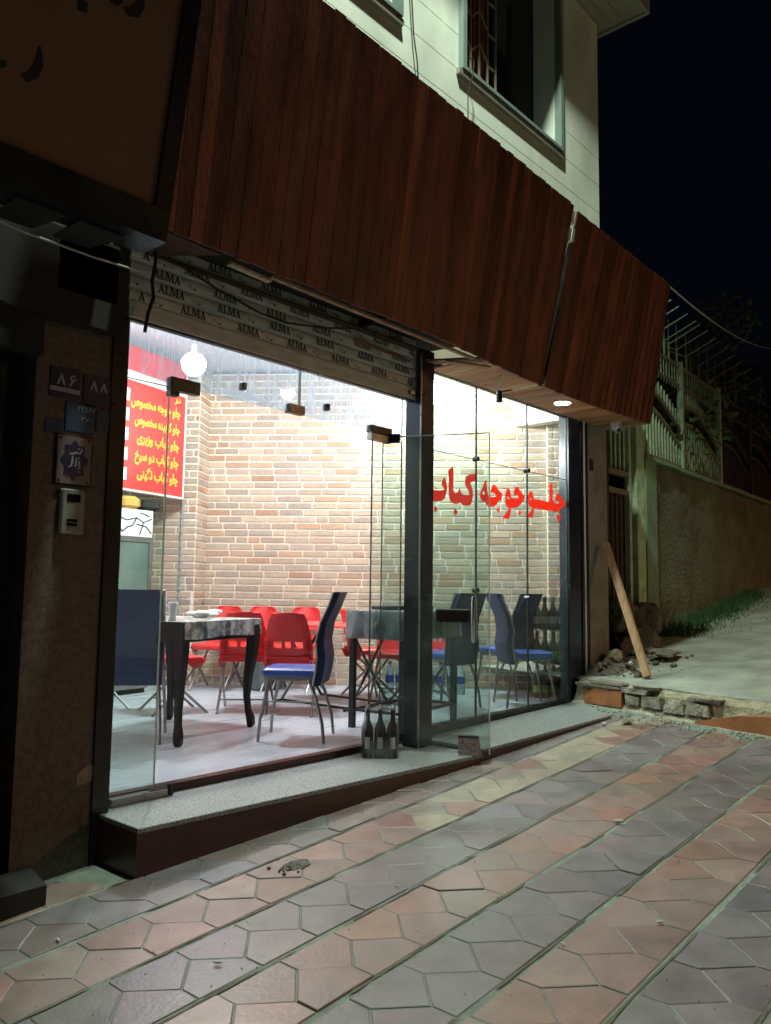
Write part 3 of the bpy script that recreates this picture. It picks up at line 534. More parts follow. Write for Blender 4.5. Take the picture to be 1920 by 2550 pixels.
for i in range(5):
    zb = .09+i*.071+.010; x = [.285, .15, .12, .30, .08][i]-.36
    while x < 2.2:
        cx = x
        for ch in 'ALMA':
            L, wd = glyph(ch); sc = .049
            if cx > .01 and cx+wd*sc < 2.2: loops += [[(cx+px*sc, zb+py*sc) for px, py in l] for l in L]
            cx += wd*sc*.98
        for k_, (dx, dz, ww, hh) in enumerate(((.012, .034, .012, .007), (.05, .006, .006, .02), (.066, .008, .004, .012), (.078, .002, .014, .010), (.096, .004, .004, .014))):
            if .01 < cx+dx < 2.08: (loops if k_ in (0, 3) else fl).append([(cx+dx, zb+dz), (cx+dx+ww, zb+dz-.002), (cx+dx+ww*.8, zb+dz+hh), (cx+dx+ww*.3, zb+dz+hh*.8)])
        x += .365
filled(loops, 'brand_print', 'ink', RS, (0, -.0185, 0), (1, 0, 0), (0, 0, 1), .001)
filled(fl, 'small_print', 'faint', RS, (0, -.0182, 0), (1, 0, 0), (0, 0, 1), .001)
# ------------------------------------------------------------------ wooden fascia boards over the shop front
def yb(x): return 3.055+.11*math.sin(math.pi*min(1, max(0, (x-4.0)/3.6)))
def fascia(name, label, x0, x1, ztl, ztr, seed, bottom=2.61, sl=0):
    rnd = random.Random(seed); t = thing(name, label, 'fascia'); q = MB(); x = x0; base = [(.20, .052, .026), (.185, .048, .025), (.17, .045, .024), (.21, .058, .028), (.14, .038, .022), (.19, .054, .029), (.18, .048, .026)]
    while x < x1-.02:
        wd = min(rnd.uniform(.075, .105), x1-x); tt = (x-x0)/(x1-x0); zt = ztl+(ztr-ztl)*tt+rnd.uniform(-.006, .006); zb = bottom+rnd.uniform(-.006, .004)
        y0 = yb(x); y1 = 2.865; dy = rnd.uniform(-.002, .002); sq = lambda v: v
        k2 = rnd.choice((.62, .8, .9, 1, 1.05, 1.15, 1.3))*rnd.uniform(.93, 1.07)
        c = tuple(v*k2 for v in rnd.choice(base))
        g_ = .002
        q.hull([(x+g_, y0+dy, zb), (x+wd-g_, y0+dy, zb), (x+wd-g_, y0+.015+dy, zb), (x+g_, y0+.015+dy, zb)], [(sq(x)+g_, y1+dy, zt), (sq(x+wd)-g_, y1+dy, zt), (sq(x+wd)-g_, y1+.015+dy, zt), (sq(x)+g_, y1+.015+dy, zt)], c); x += wd
    q.build('planks', 'wood', t)
    fr = MB()
    for z in (2.68, 3.25, 3.8):
        k = (z-2.61)/1.35; A_ = [(xx, yb(xx)*(1-k)+2.865*k) for xx in [x0+.03+(x1-x0-.08)*q_/5 for q_ in range(6)]]; [fr.beam((a[0], a[1]+.045, z), (b[0], b[1]+.045, z), .035, .035) for a, b in zip(A_, A_[1:])]
    for xx in (x0+.06, (x0+x1)/2, x1-.07): fr.beam((xx, yb(xx)+.075, 2.66), (xx, 2.94, 3.80), .04, .04); fr.beam((xx, 3.18, 2.70), (xx, 3.6, 2.70), .03, .03); fr.beam((xx, 2.93, 3.78), (xx, 3.6, 3.78), .03, .03)
    fr.build('support_frame', 'black', t); return t
F1 = fascia('wooden_fascia', 'long dark red stained plank fascia over the shop doorway', 1.90, 5.42, 4.10, 3.99, 11)
F2 = fascia('wooden_fascia', 'short right hand plank fascia with boarded underside above the corner column', 5.475, 7.31, 3.96, 3.92, 12)
q = MB(); 
for i in range(2): q.hull([(5.43, 2.90+.0*i, 3.86-.14*i), (5.47, 2.90, 3.86-.14*i), (5.47, 2.99, 3.86-.14*i), (5.43, 2.99, 3.86-.14*i)], [(5.435, 2.885, 3.96-.14*i), (5.47, 2.885, 3.96-.14*i), (5.47, 2.97, 3.96-.14*i), (5.435, 2.97, 3.96-.14*i)])
q.build('gap_strip', 'stonewall', F2)
MB().hull([(7.285, 3.10, 2.62), (7.305, 3.10, 2.62), (7.305, 3.6, 2.62), (7.285, 3.6, 2.62)], [(7.285, 2.89, 3.85), (7.305, 2.89, 3.85), (7.305, 3.6, 3.85), (7.285, 3.6, 3.85)], (.07, .028, .018)).build('end_board', 'wood', F2)
sf = MB(); x = 4.52; rnd = random.Random(4)
while x < 7.29:
    wd = .085; c = rnd.choice([(.48, .27, .13), (.52, .30, .15), (.42, .23, .11), (.56, .35, .18), (.30, .16, .08)])
    if x < 6.1 or x < 9: 
        if abs(x-5.35) < .05: x += wd; continue
        sf.box(x+.002, x+wd-.002, yb(x)+.004+rnd.uniform(0, .01), 3.555, 2.612+rnd.uniform(-.002, .002), 2.624, c)
    x += wd
SFT = thing('soffit_boards', 'light brown plank soffit under the fascia above the lettered window', 'soffit'); sf.build('planks', 'soffit', SFT)
bx_ = MB(); rnd = random.Random(9)
for (xa, ya, xb, yb, z, wd, c) in ((2.6, 3.10, 4.5, 3.13, 2.60, .03, (.34, .22, .12)), (2.35, 3.12, 2.62, 3.13, 2.595, .035, (.50, .40, .27)), (3.6, 3.45, 4.35, 3.50, 2.585, .05, (.30, .14, .08)), (4.28, 3.50, 4.55, 3.12, 2.600, .09, (.28, .13, .07)), (4.36, 3.30, 4.62, 3.11, 2.590, .05, (.38, .24, .12)), (2.1, 3.5, 4.2, 3.46, 2.66, .12, (.09, .05, .03))):
    bx_.beam((xa, ya, z), (xb, yb, z+rnd.uniform(-.02, .02)), wd, .014, c=c)
bx_.build('broken_boards', 'soffit', F1)
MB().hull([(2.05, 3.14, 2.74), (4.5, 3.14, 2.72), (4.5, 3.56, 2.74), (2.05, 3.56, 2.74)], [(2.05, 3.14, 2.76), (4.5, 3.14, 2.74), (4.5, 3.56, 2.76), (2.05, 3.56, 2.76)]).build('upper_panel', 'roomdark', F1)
MB().hull([(1.93, 3.10, 2.62), (2.30, 3.115, 2.62), (2.12, 3.5, 2.66), (1.95, 3.5, 2.66)], [(1.93, 3.10, 2.635), (2.30, 3.115, 2.635), (2.12, 3.5, 2.675), (1.95, 3.5, 2.675)], (.10, .04, .025)).build('end_patch', 'wood', F1)
# downlight set in the soffit, bulb holder hanging on its wires
DL = thing('soffit_downlight', 'round lit white downlight in the plank soffit', 'downlight', (6.03, 3.32, 2.611))
MB().lathe([(.075, -.006), (.078, 0), (.07, .003)], n=24).build('trim_ring', 'white', DL, True)
dm = mat('lit_diffuser', (1, 1, 1), .5, emis=((1, .96, .88), 70)); MB().lathe([(.062, -.008), (.066, -.0065)], n=24).build('diffuser', dm, DL)
HB = thing('bulb_holder', 'black bulb holder dangling from two thin wires under the soffit', 'bulb holder', (5.03, 3.30, 2.46))
MB().lathe([(.012, .055), (.020, .05), (.026, .0), (.024, -.03), (.012, -.035)]).build('socket', 'cable', HB, True)
MB().tube([(0, 0, .05), (.01, 0, .09), (-.02, .01, .12), (.0, -.03, .15)], .003, 5).tube([(0, 0, .05), (.03, .01, .10), (.035, .02, .15)], .003, 5).tube([(-.09, -.1, .15), (-.04, -.05, .11), (.0, 0, .10), (.06, .03, .13), (.09, .03, .15)], .0025, 5).build('wires', 'palecable', HB)
# ------------------------------------------------------------------ neighbour's signboard and dark front on the left
NS = thing('orange_signboard', 'dim orange brown neighbouring signboard in a black frame with dark lettering', 'signboard')
def ns(x, z, o=0): return (x, 2.9-.19*(z-2.595)/1+o, z)
MB().hull([ns(-4, 2.60), ns(1.78, 2.60), ns(1.78, 2.60, .1), ns(-4, 2.60, .1)], [ns(-4, 4.2), ns(1.78, 4.2), ns(1.78, 4.2, .1), ns(-4, 4.2, .1)]).build('sign_panel', 'orange', NS)
MB().hull([ns(-4, 2.47, -.02), ns(1.855, 2.47, -.02), ns(1.855, 2.47, .16), ns(-4, 2.47, .16)], [ns(-4, 2.598, -.02), ns(1.855, 2.598, -.02), ns(1.855, 2.598, .16), ns(-4, 2.598, .16)]).hull([ns(1.782, 2.60, -.02), ns(1.855, 2.60, -.02), ns(1.855, 2.60, .5), ns(1.782, 2.60, .5)], [ns(1.782, 4.2, -.02), ns(1.855, 4.2, -.02), ns(1.855, 4.2, .5), ns(1.782, 4.2, .5)]).build('sign_frame', 'black', NS)
def stroke(path, wd):                                          # brush stroke outline from (x, z, half width) points
    l, rr = [], []
    for i, (x, z, h) in enumerate(path):
        a = path[max(i-1, 0)]; b = path[min(i+1, len(path)-1)]; dx, dz = b[0]-a[0], b[1]-a[1]; m_ = math.hypot(dx, dz) or 1
        l.append((x-dz/m_*h*wd, z+dx/m_*h*wd)); rr.append((x+dz/m_*h*wd, z-dx/m_*h*wd))
    return l+rr[::-1]
U0 = Vector(ns(0, 2.6)); Uv = (Vector(ns(0, 3.6))-U0)
def nsl(px): return px
filled([stroke([(1.185, .268, .3), (1.205, .262, 1), (1.228, .285, 1.2), (1.242, .33, 1), (1.240, .37, .6), (1.234, .395, .2)], .014), stroke([(1.05, .262, .8), (1.10, .258, 1), (1.125, .275, .7), (1.12, .285, .2)], .014),
        stroke([(1.352, .615, 1), (1.388, .618, 1)], .020), stroke([(1.535, .70, .3), (1.555, .695, 1), (1.582, .71, 1.3), (1.60, .75, 1), (1.598, .79, .4)], .016), stroke([(1.47, .70, .8), (1.50, .705, 1), (1.52, .72, .5)], .014),
        stroke([(.3, .3, .5), (.5, .25, 1.2), (.7, .3, 1), (.8, .42, .5)], .02), stroke([(.2, .9, .6), (.7, .85, 1.2), (1.2, .9, 1.1), (1.45, 1.0, .6)], .02)],
       'sign_lettering', 'cable', NS, tuple(U0+Vector((0, -.004, 0))), (1, 0, 0), tuple(Uv), .004)
NB = thing('neighbour_shopfront', 'dark neighbouring shop front with header beams left of the stone pillar', 'shop front')
MB().box(-4, 1.6, 3.62, 3.75, -.6, 2.25).build('wall', 'darkwall', NB)
MB().box(-4, 1.6, 3.60, 3.72, 2.255, 2.78).build('upper_band', 'darkwall', NB)
MB().box(-4, 1.6, 3.44, 3.5, 2.02, 2.2).build('header', 'headdark', NB)
for x in (1.1, 1.35): MB().box(x, x+.06, 3.40, 3.42, 2.2, 2.6).build('header_post', 'headdark', NB)
MB().box(-4, 1.98, 3.42, 3.5, 2.2, 2.62).build('header_panel', 'headpanel', NB)
MB().box(1.62, 1.95, 3.42, 3.49, 2.32, 2.62, bev=.02).build('cable_box', 'headdark', NB)
q = MB()
for x in (.98, 1.25, 1.5): q.hull([(x, 2.98, 2.46), (x+.2, 2.98, 2.46), (x+.16, 3.2, 2.46), (x, 3.2, 2.46)], [(x, 2.98, 2.468), (x+.2, 2.98, 2.468), (x+.16, 3.2, 2.468), (x, 3.2, 2.468)])
q.build('bracket_plate', 'darkwall', NB)
MB().box(.2, 1.5, 3.57, 3.61, -.3, 2.05).build('door', 'black', NB)
sl = thing('neighbour_doorstep', 'low grey stone doorstep in shadow at the left edge', 'step'); MB().hull([(-3, 3.17, -.34), (1.64, 3.24, -.34), (1.69, 3.49, -.34), (-3, 3.48, -.34)], [(-3, 3.17, -.2), (1.64, 3.24, -.2), (1.69, 3.49, -.2), (-3, 3.48, -.2)]).build('slab', 'darkwall', sl)
MB().tube([(-.6, 3.1, 2.56), (.3, 3.1, 2.44), (1.1, 3.1, 2.40), (1.5, 3.12, 2.39), (2.0, 3.25, 2.5)], .005, 6)
tag(MB().tube([(-.6, 3.1, 2.62), (.3, 3.1, 2.50), (1.0, 3.1, 2.425), (1.35, 3.12, 2.40), (1.7, 3.2, 2.43), (2.05, 3.38, 2.52)], .005, 6).build('pale_cable', 'palecable'), 'thin pale cable sagging under the orange signboard', 'cable')
# ------------------------------------------------------------------ plates, tile and intercom on the stone pillar
def plate(name, label, cat, x0, x1, z0, z1, m, th=.006, y=3.5):
    t = thing(name, label, cat, (x0, y, z0)); MB().box(0, x1-x0, -th, -.0005, 0, z1-z0, bev=.002).build('plate', m, t); return t
k_ = 3.5/3.55
def px8(x, s): return [[(x, 0), (x+.22*s, 0), (x+.42*s, .62*s), (x+.62*s, 0), (x+.84*s, 0), (x+.52*s, 1.0*s), (x+.36*s, 1.0*s)]]
p = plate('house_number_plate', 'blue house number plate reading 86 with white strip', 'number plate', 1.662, 1.806, 1.855, 1.995, 'plateblue')
MB().box(.0, .144, -.0075, -.0062, .03, .05).build('white_strip', 'platewhite', p)
L6 = stroke([(.088, .075, .6), (.094, .100, 1), (.108, .108, 1), (.105, .093, .9), (.092, .088, .8)], .006)
L6b = stroke([(.103, .098, 1), (.100, .088, 1), (.086, .062, .8)], .006)
filled([[(q_[0]+.030, q_[1]+.062) for q_ in px8(0, .050)[0]]], 'digit', 'platewhite', p, (0, -.0075, 0), (1, 0, 0), (0, 0, 1)); filled([stroke([(.118, .112, .7), (.100, .108, 1), (.094, .098, 1), (.104, .090, 1), (.122, .094, .8)], .0055)], 'digit', 'platewhite', p, (0, -.0075, 0), (1, 0, 0), (0, 0, 1)); filled([stroke([(.108, .091, 1), (.100, .076, 1), (.092, .062, .8)], .0055)], 'digit', 'platewhite', p, (0, -.0078, 0), (1, 0, 0), (0, 0, 1))
p = plate('house_number_plate', 'blue house number plate reading 88 beside the black door post', 'number plate', 1.822, 1.975, 1.84, 1.99, 'plateblue')
for xx in (.032, .082): filled([[(q_[0]+xx, q_[1]+.078) for q_ in px8(0, .046)[0]]], 'digit', 'platewhite', p, (0, -.0075, 0), (1, 0, 0), (0, 0, 1))
p = plate('postal_code_plate', 'light blue postcode plate between the number plates and the ceramic tile', 'plate', 1.742, 1.89, 1.71, 1.85, 'platelight')
text('۲۲۵۱۷', .038, 'digits', 'platewhite', p, (.10, -.0075, .098), (1, 0, 0), (0, 0, 1), 'CENTER'); text('۰۲۷۰۰', .036, 'digits', 'platewhite', p, (.10, -.0075, .050), (1, 0, 0), (0, 0, 1), 'CENTER')
p = plate('postal_code_plate', 'scratched light blue plate against the black door post', 'plate', 1.894, 1.975, 1.735, 1.83, 'platelight')
p = plate('postal_code_plate', 'faded blue strip plate above the left corner of the ceramic tile', 'plate', 1.65, 1.739, 1.69, 1.755, 'platelight', .004)
CT = thing('ceramic_tile_plaque', 'framed ceramic tile with white script on a dark blue medallion', 'plaque', (1.702, 3.5, 1.458))
MB().box(0, .178, -.012, -.0005, 0, .236, bev=.003).build('frame', 'darkwood', CT); MB().box(.008, .170, -.014, -.012, .008, .228).build('tile_face', 'ceramic', CT)
med = [(.089+(.058+.008*math.cos(8*a))*math.cos(a), .118+(.084+.009*math.cos(8*a))*math.sin(a)) for a in [i*math.pi/24 for i in range(48)]]
filled([med], 'medallion', 'plateblue', CT, (0, -.015, 0), (1, 0, 0), (0, 0, 1))
q = MB()
for x, z in ((.02, .02), (.158, .02), (.02, .216), (.158, .216)): q.box(x-.006, x+.006, -.0155, -.014, z-.006, z+.006)
q.build('corner_mark', 'plateblue', CT)
for a, b in ((.009, .022), (.156, .169)): MB().box(a, b, -.0152, -.014, .08, .16).build('side_band', 'bluegrey', CT)
filled([stroke([(.125, .175, .6), (.118, .155, 1), (.105, .150, .9), (.098, .157, .6), (.088, .150, .9), (.070, .146, .8), (.062, .150, .3)], .005), stroke([(.104, .172, 1), (.112, .174, 1)], .003), stroke([(.080, .138, .6), (.078, .110, 1), (.074, .090, .8), (.058, .084, .3)], .005),
        stroke([(.098, .130, .6), (.096, .105, 1), (.094, .088, .8)], .0045), stroke([(.112, .120, .6), (.111, .100, 1), (.116, .084, .8), (.104, .080, .5)], .005), stroke([(.106, .066, 1), (.112, .067, 1)], .0035), stroke([(.116, .067, 1), (.121, .067, 1)], .0035), stroke([(.108, .131, 1), (.114, .132, 1)], .0035)], 'script', 'platewhite', CT, (0, -.0165, 0), (1, 0, 0), (0, 0, 1))
IC = thing('door_intercom', 'grey plastic door intercom below the ceramic tile', 'intercom', (1.732, 3.5, 1.236))
MB().box(0, .115, -.03, -.0005, 0, .205, bev=.008).build('housing', 'intercom', IC); MB().box(.026, .09, -.0315, -.030, .145, .182).build('camera_window', 'lens', IC); MB().box(.03, .078, -.034, -.030, .055, .068).box(.03, .078, -.034, -.030, .036, .049).build('call_button', 'lens', IC)
tag(filled([[(0, 0), (.0, .06), (.03, .075), (.05, .09), (.085, .088), (.088, .02), (.04, .01)]], 'paper_scrap', 'beige', None, (1.885, 3.498, .10), (1, 0, 0), (0, 0, 1), .001), 'torn brownish sticker low on the pillar beside the door post', 'sticker')
p = plate('house_number_plate', 'small dark blue plate on the cement column right of the lettered window', 'number plate', 6.935, 7.01, 2.16, 2.27, 'plateblue', y=3.54)
CC = thing('security_camera', 'white dome security camera under the right end of the fascia', 'camera', (7.05, 3.32, 2.545))
MB().lathe([(.05, .065), (.052, .02), (.045, .0), (.03, -.012)], n=16).build('base', 'cctv', CC, True); MB().tube([(0, 0, .02), (-.03, -.045, -.02)], [.038, .032], 14).build('barrel', 'cctv', CC, True); MB().tube([(-.0295, -.0442, -.0195), (-.0315, -.047, -.022)], .024, 14).build('lens', 'lens', CC)
MB().box(-.04, .04, -.04, .04, .065, .075).build('mount', 'cctv', CC)
# cables
tag(MB().tube([(2.11, 3.40, 2.66), (2.115, 3.40, 2.60), (2.10, 3.40, 2.50), (2.112, 3.40, 2.42), (2.085, 3.40, 2.33), (2.072, 3.40, 2.235)], .009, 7).build('black_cable', 'cable'), 'thick black cable end hanging over the shutter print', 'cable')
tag(MB().tube([(2.2, 3.42, 2.66), (2.5, 3.42, 2.585), (2.8, 3.42, 2.535), (3.0, 3.42, 2.53), (3.3, 3.41, 2.575), (3.5, 3.38, 2.62)], .006, 6).build('black_cable', 'cable'), 'thin dark cable sagging across the top of the shutter', 'cable')
tag(MB().tube([(4.10, 3.56, 7.0), (4.262, 3.56, 5.36), (4.30, 3.57, 5.1), (4.33, 3.56, 4.92), (4.36, 3.55, 4.5), (4.36, 3.5, 4.0)], .006, 6).build('wall_cable', 'cable'), 'black cable running down the pale wall between the two windows', 'cable')
tag(MB().tube([(4.95, 3.53, 5.26), (4.975, 3.50, 5.22), (4.96, 3.50, 5.1), (4.92, 3.52, 4.9), (4.90, 3.5, 4.5)], .005, 6).build('wall_cable', 'cable'), 'short cable hanging from the corner of the barred window', 'cable')
tag(MB().tube([(7.28+12.7*t_, 2.93+1.97*t_, 3.97+1.45*t_+1.45*t_*t_) for t_ in [q_/20 for q_ in range(21)]], .008, 6).build('overhead_cable', 'palecable'), 'pale overhead cable running from the fascia end across the night sky', 'cable')
# ------------------------------------------------------------------ shop interior
def bulb(loc, power, rad, label, drop):
    t = thing('ceiling_bulb', label, 'lamp', loc, group='bulbs lighting the shop')
    area = 4*math.pi*rad*rad; m_ = mat('lit_bulb', (1, 1, 1), .5, emis=((.93, .975, 1.0), power/(math.pi*area)))
    MB().lathe([(rad*math.sin(a), -rad*math.cos(a)) for a in [i*math.pi/10+.02 for i in range(10)]]+[(.02, rad)], n=20).build('globe', m_, t, True)
    MB().lathe([(.018, rad), (.02, rad+.06), (.012, rad+.07)]).build('socket', 'white', t, True)
    MB().tube([(0, 0, rad+.06), (0, 0, drop)], .004, 6).build('cord', 'palecable', t)
bulb((3.7, 5.33, 2.785), 160, .095, 'brightest round bulb hanging near the red menu board', .615)
bulb((6.15, 4.78, 2.93), 150, .10, 'bright round bulb hanging near the brick wall behind the center post', .47)
MBd = thing('menu_board', 'red menu board with yellow Persian dish names hanging over the fridge', 'menu board', (4.775, 7.0, 1.905), R(15))
MB().box(-1.6, 0, 0, .04, .02, 1.06).build('panel', 'sign_red', MBd)
MB().box(-1.6, .0, -.006, .05, 0, .02).box(.0, .02, -.006, .05, 0, 1.40).build('frame', 'cream', MBd); MB().box(-1.6, .0, -.02, .05, 1.06, 1.15).build('rail', 'white', MBd); MB().box(-1.6, .0, 0, .04, 1.15, 1.40).build('upper_panel', 'sign_red', MBd)
rows = ['چلو جوجه مخصوص', 'چلو کوبیده مخصوص', 'چلو کباب وزیری', 'چلو کباب دو سیخ', 'چلو کباب نگینی']
for i, s in enumerate(rows): text(fa(s), .125, 'menu_line', 'yellow', MBd, (-.09, -.003, .835-i*.172), (1, 0, 0), (0, 0, 1), 'RIGHT', width=[.70, .64, .60, .62, .58][i], bold=.005)
text(fa('در'), .10, 'menu_line', 'yellow', MBd, (-.05, -.003, .985), (1, 0, 0), (0, 0, 1), 'RIGHT', bold=.003)
for o in bpy.data.objects:
    if o.name.startswith('menu_line') and abs(o.data.vertices[0].co.y) < 1: 
        mx_ = max(v.co.x for v in o.data.vertices)
        for v in o.data.vertices: v.co.x += -.075-mx_
q = MB(); [q.box(-.90, -.79, -.004, 0, .10+i*.19, .22+i*.19, bev=.001) for i in range(5)]; q.build('price_strip', 'white', MBd)
FR = thing('drinks_fridge', 'upright glass door drinks fridge under the menu board', 'fridge', (4.36, 6.86, 0), R(8))
MB().box(-.72, -.0, .03, .6, .0, 1.74).build('cabinet', 'roomdark', FR)
MB().box(-.72, .0, .0, .03, 1.48, 1.74, bev=.003).build('header_light', 'white', FR)
MB().box(-.04, .0, -.01, .03, .1, 1.479).box(-.72, -.68, -.01, .03, .1, 1.479).box(-.679, -.041, -.01, .03, 1.43, 1.479).box(-.72, 0, -.01, .03, .05, .099).build('door_frame', 'steel', FR)
MB().box(-.68, -.04, .0, .02, .1, 1.43).build('door_glass', 'fridgeglass', FR)
tw = MB(); 
for pth in (((-.02, 1.66), (-.12, 1.62), (-.2, 1.66), (-.32, 1.63), (-.5, 1.70)), ((-.12, 1.62), (-.14, 1.55), (-.16, 1.50)), ((-.05, 1.68), (-.1, 1.7), (-.16, 1.71)), ((-.2, 1.66), (-.25, 1.58), (-.3, 1.57), (-.36, 1.52)), ((-.02, 1.52), (-.08, 1.58), (-.2, 1.60)), ((-.5, 1.6), (-.42, 1.58), (-.36, 1.52))): tw.tube([(x, -.003, z) for x, z in pth], .005, 5)
tw.build('twig_print', 'lens', FR)
tag(MB().box(0, .22, 0, .2, 0, .12, bev=.04).build('yellow_sack', 'yellowbag', loc=(3.98, 6.80, 1.742)), 'folded yellow sack lying on top of the fridge', 'sack'); tag(MB().box(0, .26, 0, .2, 0, .10, bev=.045).build('dark_bag', 'cable', loc=(4.20, 6.85, 1.742)), 'black bag lying on top of the fridge', 'bag')
tag(MB().box(-.022, .022, -.022, .022, 0, 3.4).build('steel_column', 'pipe', loc=(4.90, 7.17, 0)), 'grey green square steel column beside the menu board', 'column')
tag(MB().box(-.16, .16, -.13, .13, 0, .30, bev=.03).build('grey_tub', 'cardboard', loc=(5.35, 6.3, 0)), 'dark grey tub on the floor under the red table', 'tub')
# curved blue dining chairs
def blue_chair(label, loc, az, vin='blue', seatm='blueseat'):
    t = thing('blue_dining_chair', label, 'chair', loc, az, 'blue leatherette dining chairs')
    pr = [(-.14, .37), (-.155, .46), (-.165, .55), (-.155, .66), (-.18, .78), (-.235, .90), (-.265, .985)]
    def ring(x, z, w_, th): return [(x, -w_, z), (x, w_, z), (x-th, w_-.012, z), (x-th, -w_+.012, z)]
    MB().rings([ring(x, z, .195-.01*(i > 5), .042+.008*math.sin(i)) for i, (x, z) in enumerate(pr)]).build('backrest', vin, t)
    MB().rings([[(-.17+i, -.19+i, z), (.22-i-.02, -.185+i, z), (.22-i, -.15, z), (.22-i, .15, z), (.22-i-.02, .185-i, z), (-.17+i, .19-i, z)] for z, i in ((.425, .008), (.435, 0), (.465, .0), (.478, .018))]).build('seat', seatm, t)
    MB().box(-.15, .19, -.17, .17, .398, .424).build('seat_frame', 'steel', t)
    for s in (-1, 1):
        MB().tube([(.17, s*.165, .41), (.185, s*.17, .3), (.215, s*.18, .14), (.225, s*.185, 0)], .0115, 8).build('leg', 'steel', t, True)
        MB().tube([(-.10, s*.165, .41), (-.15, s*.18, .30), (-.20, s*.195, .13), (-.215, s*.20, 0)], .0115, 8).build('leg', 'steel', t, True)
        MB().tube([(x+.004, s*.198, z) for x, z in pr], .009, 6).build('back_tube', 'steel', t, True)
    return t
c1 = blue_chair('blue chair with curved back seen from its side in the doorway', (3.79, 4.11, 0), R(126))
dup(c1, (2.98, 4.83, 0), R(50), 'blue chair with its flat back to the street, cut off by the left door post')
dup(c1, (5.72, 4.30, 0), R(86), 'dark blue chair with its back behind the door handle')
dup(c1, (6.30, 3.88, 0), R(-40), 'blue chair whose curved back leans left behind the lettered window')
dup(c1, (6.62, 4.27, 0), R(94), 'blue chair whose back leans right, beside the stacked bottles')
# red plastic folding chairs
def red_chair(label, loc, az):
    t = thing('red_folding_chair', label, 'chair', loc, az, 'red plastic chairs')
    bk = MB(); n = 8
    zsl = [.44, .47, .50, .535, .56, .585, .61, .66, .72, .77, .80, .815]
    hw = [.195, .195, .194, .192, .19, .188, .185, .175, .160, .148, .13, .09]
    def bp(s, k_): z = zsl[k_]; y = s*hw[k_]; x = -.20-.10*(z-.44)/.38+.035*s*s; return (x, y, z)
    us = [-1, -.86, -.62, -.42, -.26, -.12, .12, .26, .42, .62, .86, 1]
    for k_ in range(len(zsl)-1):
        for i in range(len(us)-1):
            mid = (us[i]+us[i+1])/2
            slot = (3 <= k_ <= 4 and (.26 < abs(mid) < .62)) or (k_ in (3, 4, 5) and abs(mid) < .12 and k_ != 5)
            if slot: continue
            a, b, c_, d_ = bp(us[i], k_), bp(us[i+1], k_), bp(us[i+1], k_+1), bp(us[i], k_+1)
            bk.poly([a, b, c_, d_]); 
    o = bk.build('backrest', 'red', t); md = o.modifiers.new('s', 'SOLIDIFY'); md.thickness = .012; md.offset = 0
    rb = MB()
    for k_, z in enumerate((.462, .515, .53, .555, .58, .60)):
        for s in (-1, 1): rb.beam((-.212-.26*(z-.44)+.022, s*.19, z), (-.212-.26*(z-.44)+.008, s*.145, z), .02, .006)
    rb.beam((-.212, -.17, .455), (-.212, .17, .455), .022, .02); rb.build('rib', 'red', t)
    MB().rings([[(-.19+i, -.19+i*.5, z), (.16, -.20+i, z), (.20-i, -.16, z-.012), (.20-i, .16, z-.012), (.16, .20-i, z), (-.19+i, .19-i*.5, z)] for z, i in ((.405, .02), (.42, 0), (.445, 0), (.452, .015))]).build('seat', 'red', t)
    for s in (-1, 1):
        MB().hull([(-.24, s*.20, .44), (-.14, s*.20, .44), (-.14, s*.172, .44), (-.24, s*.172, .44)], [(-.20, s*.19, .36), (-.17, s*.19, .36), (-.17, s*.175, .36), (-.20, s*.175, .36)]).build('side_skirt', 'red', t)
        MB().hull([(.02, s*.20, .42), (.19, s*.20, .42), (.19, s*.17, .42), (.02, s*.17, .42)], [(.08, s*.195, .365), (.13, s*.195, .365), (.13, s*.175, .365), (.08, s*.175, .365)]).build('side_skirt', 'red', t)
        MB().tube([(.12, s*.185, .38), (-.02, s*.19, .2), (-.23, s*.195, .0)], .011, 8).build('leg', 'steel', t, True)
        MB().tube([(-.17, s*.17, .38), (.0, s*.175, .2), (.22, s*.18, .0)], .011, 8).build('leg', 'steel', t, True)
    MB().tube([(-.12, -.19, .1), (-.12, .19, .1)], .008, 6).build('cross_bar', 'steel', t, True)
    return t
r1 = red_chair('red chair, slotted back to the street, between cloth table and blue chair', (4.52, 4.98, 0), R(38))
dup(r1, (4.33, 5.35, 0), R(46), 'red chair with its slotted back showing under the right end of the floral cloth')
dup(r1, (3.86, 5.66, 0), R(-18), 'red chair seen sideways behind the near leg of the cloth table')
dup(r1, (5.02, 6.66, 0), R(208), 'red chair by the brick wall, leftmost of the three facing the street')
dup(r1, (5.27, 6.40, 0), R(208), 'red chair by the brick wall, middle of the three facing the street')
dup(r1, (5.55, 6.05, 0), R(208), 'red chair by the brick wall behind the white shaker on the red table')
dup(r1, (5.72, 5.20, 0), R(-30), 'red chair turned sideways between the curved blue chair and the plastic covered table')
dup(r1, (5.62, 4.83, 0), R(-150), 'red chair behind the legs of the plastic covered table')
dup(r1, (5.75, 4.62, 0), R(168), 'red chair facing left behind the center post')
dup(r1, (3.40, 6.10, 0), R(-60), 'red chair half hidden behind the left blue chair')
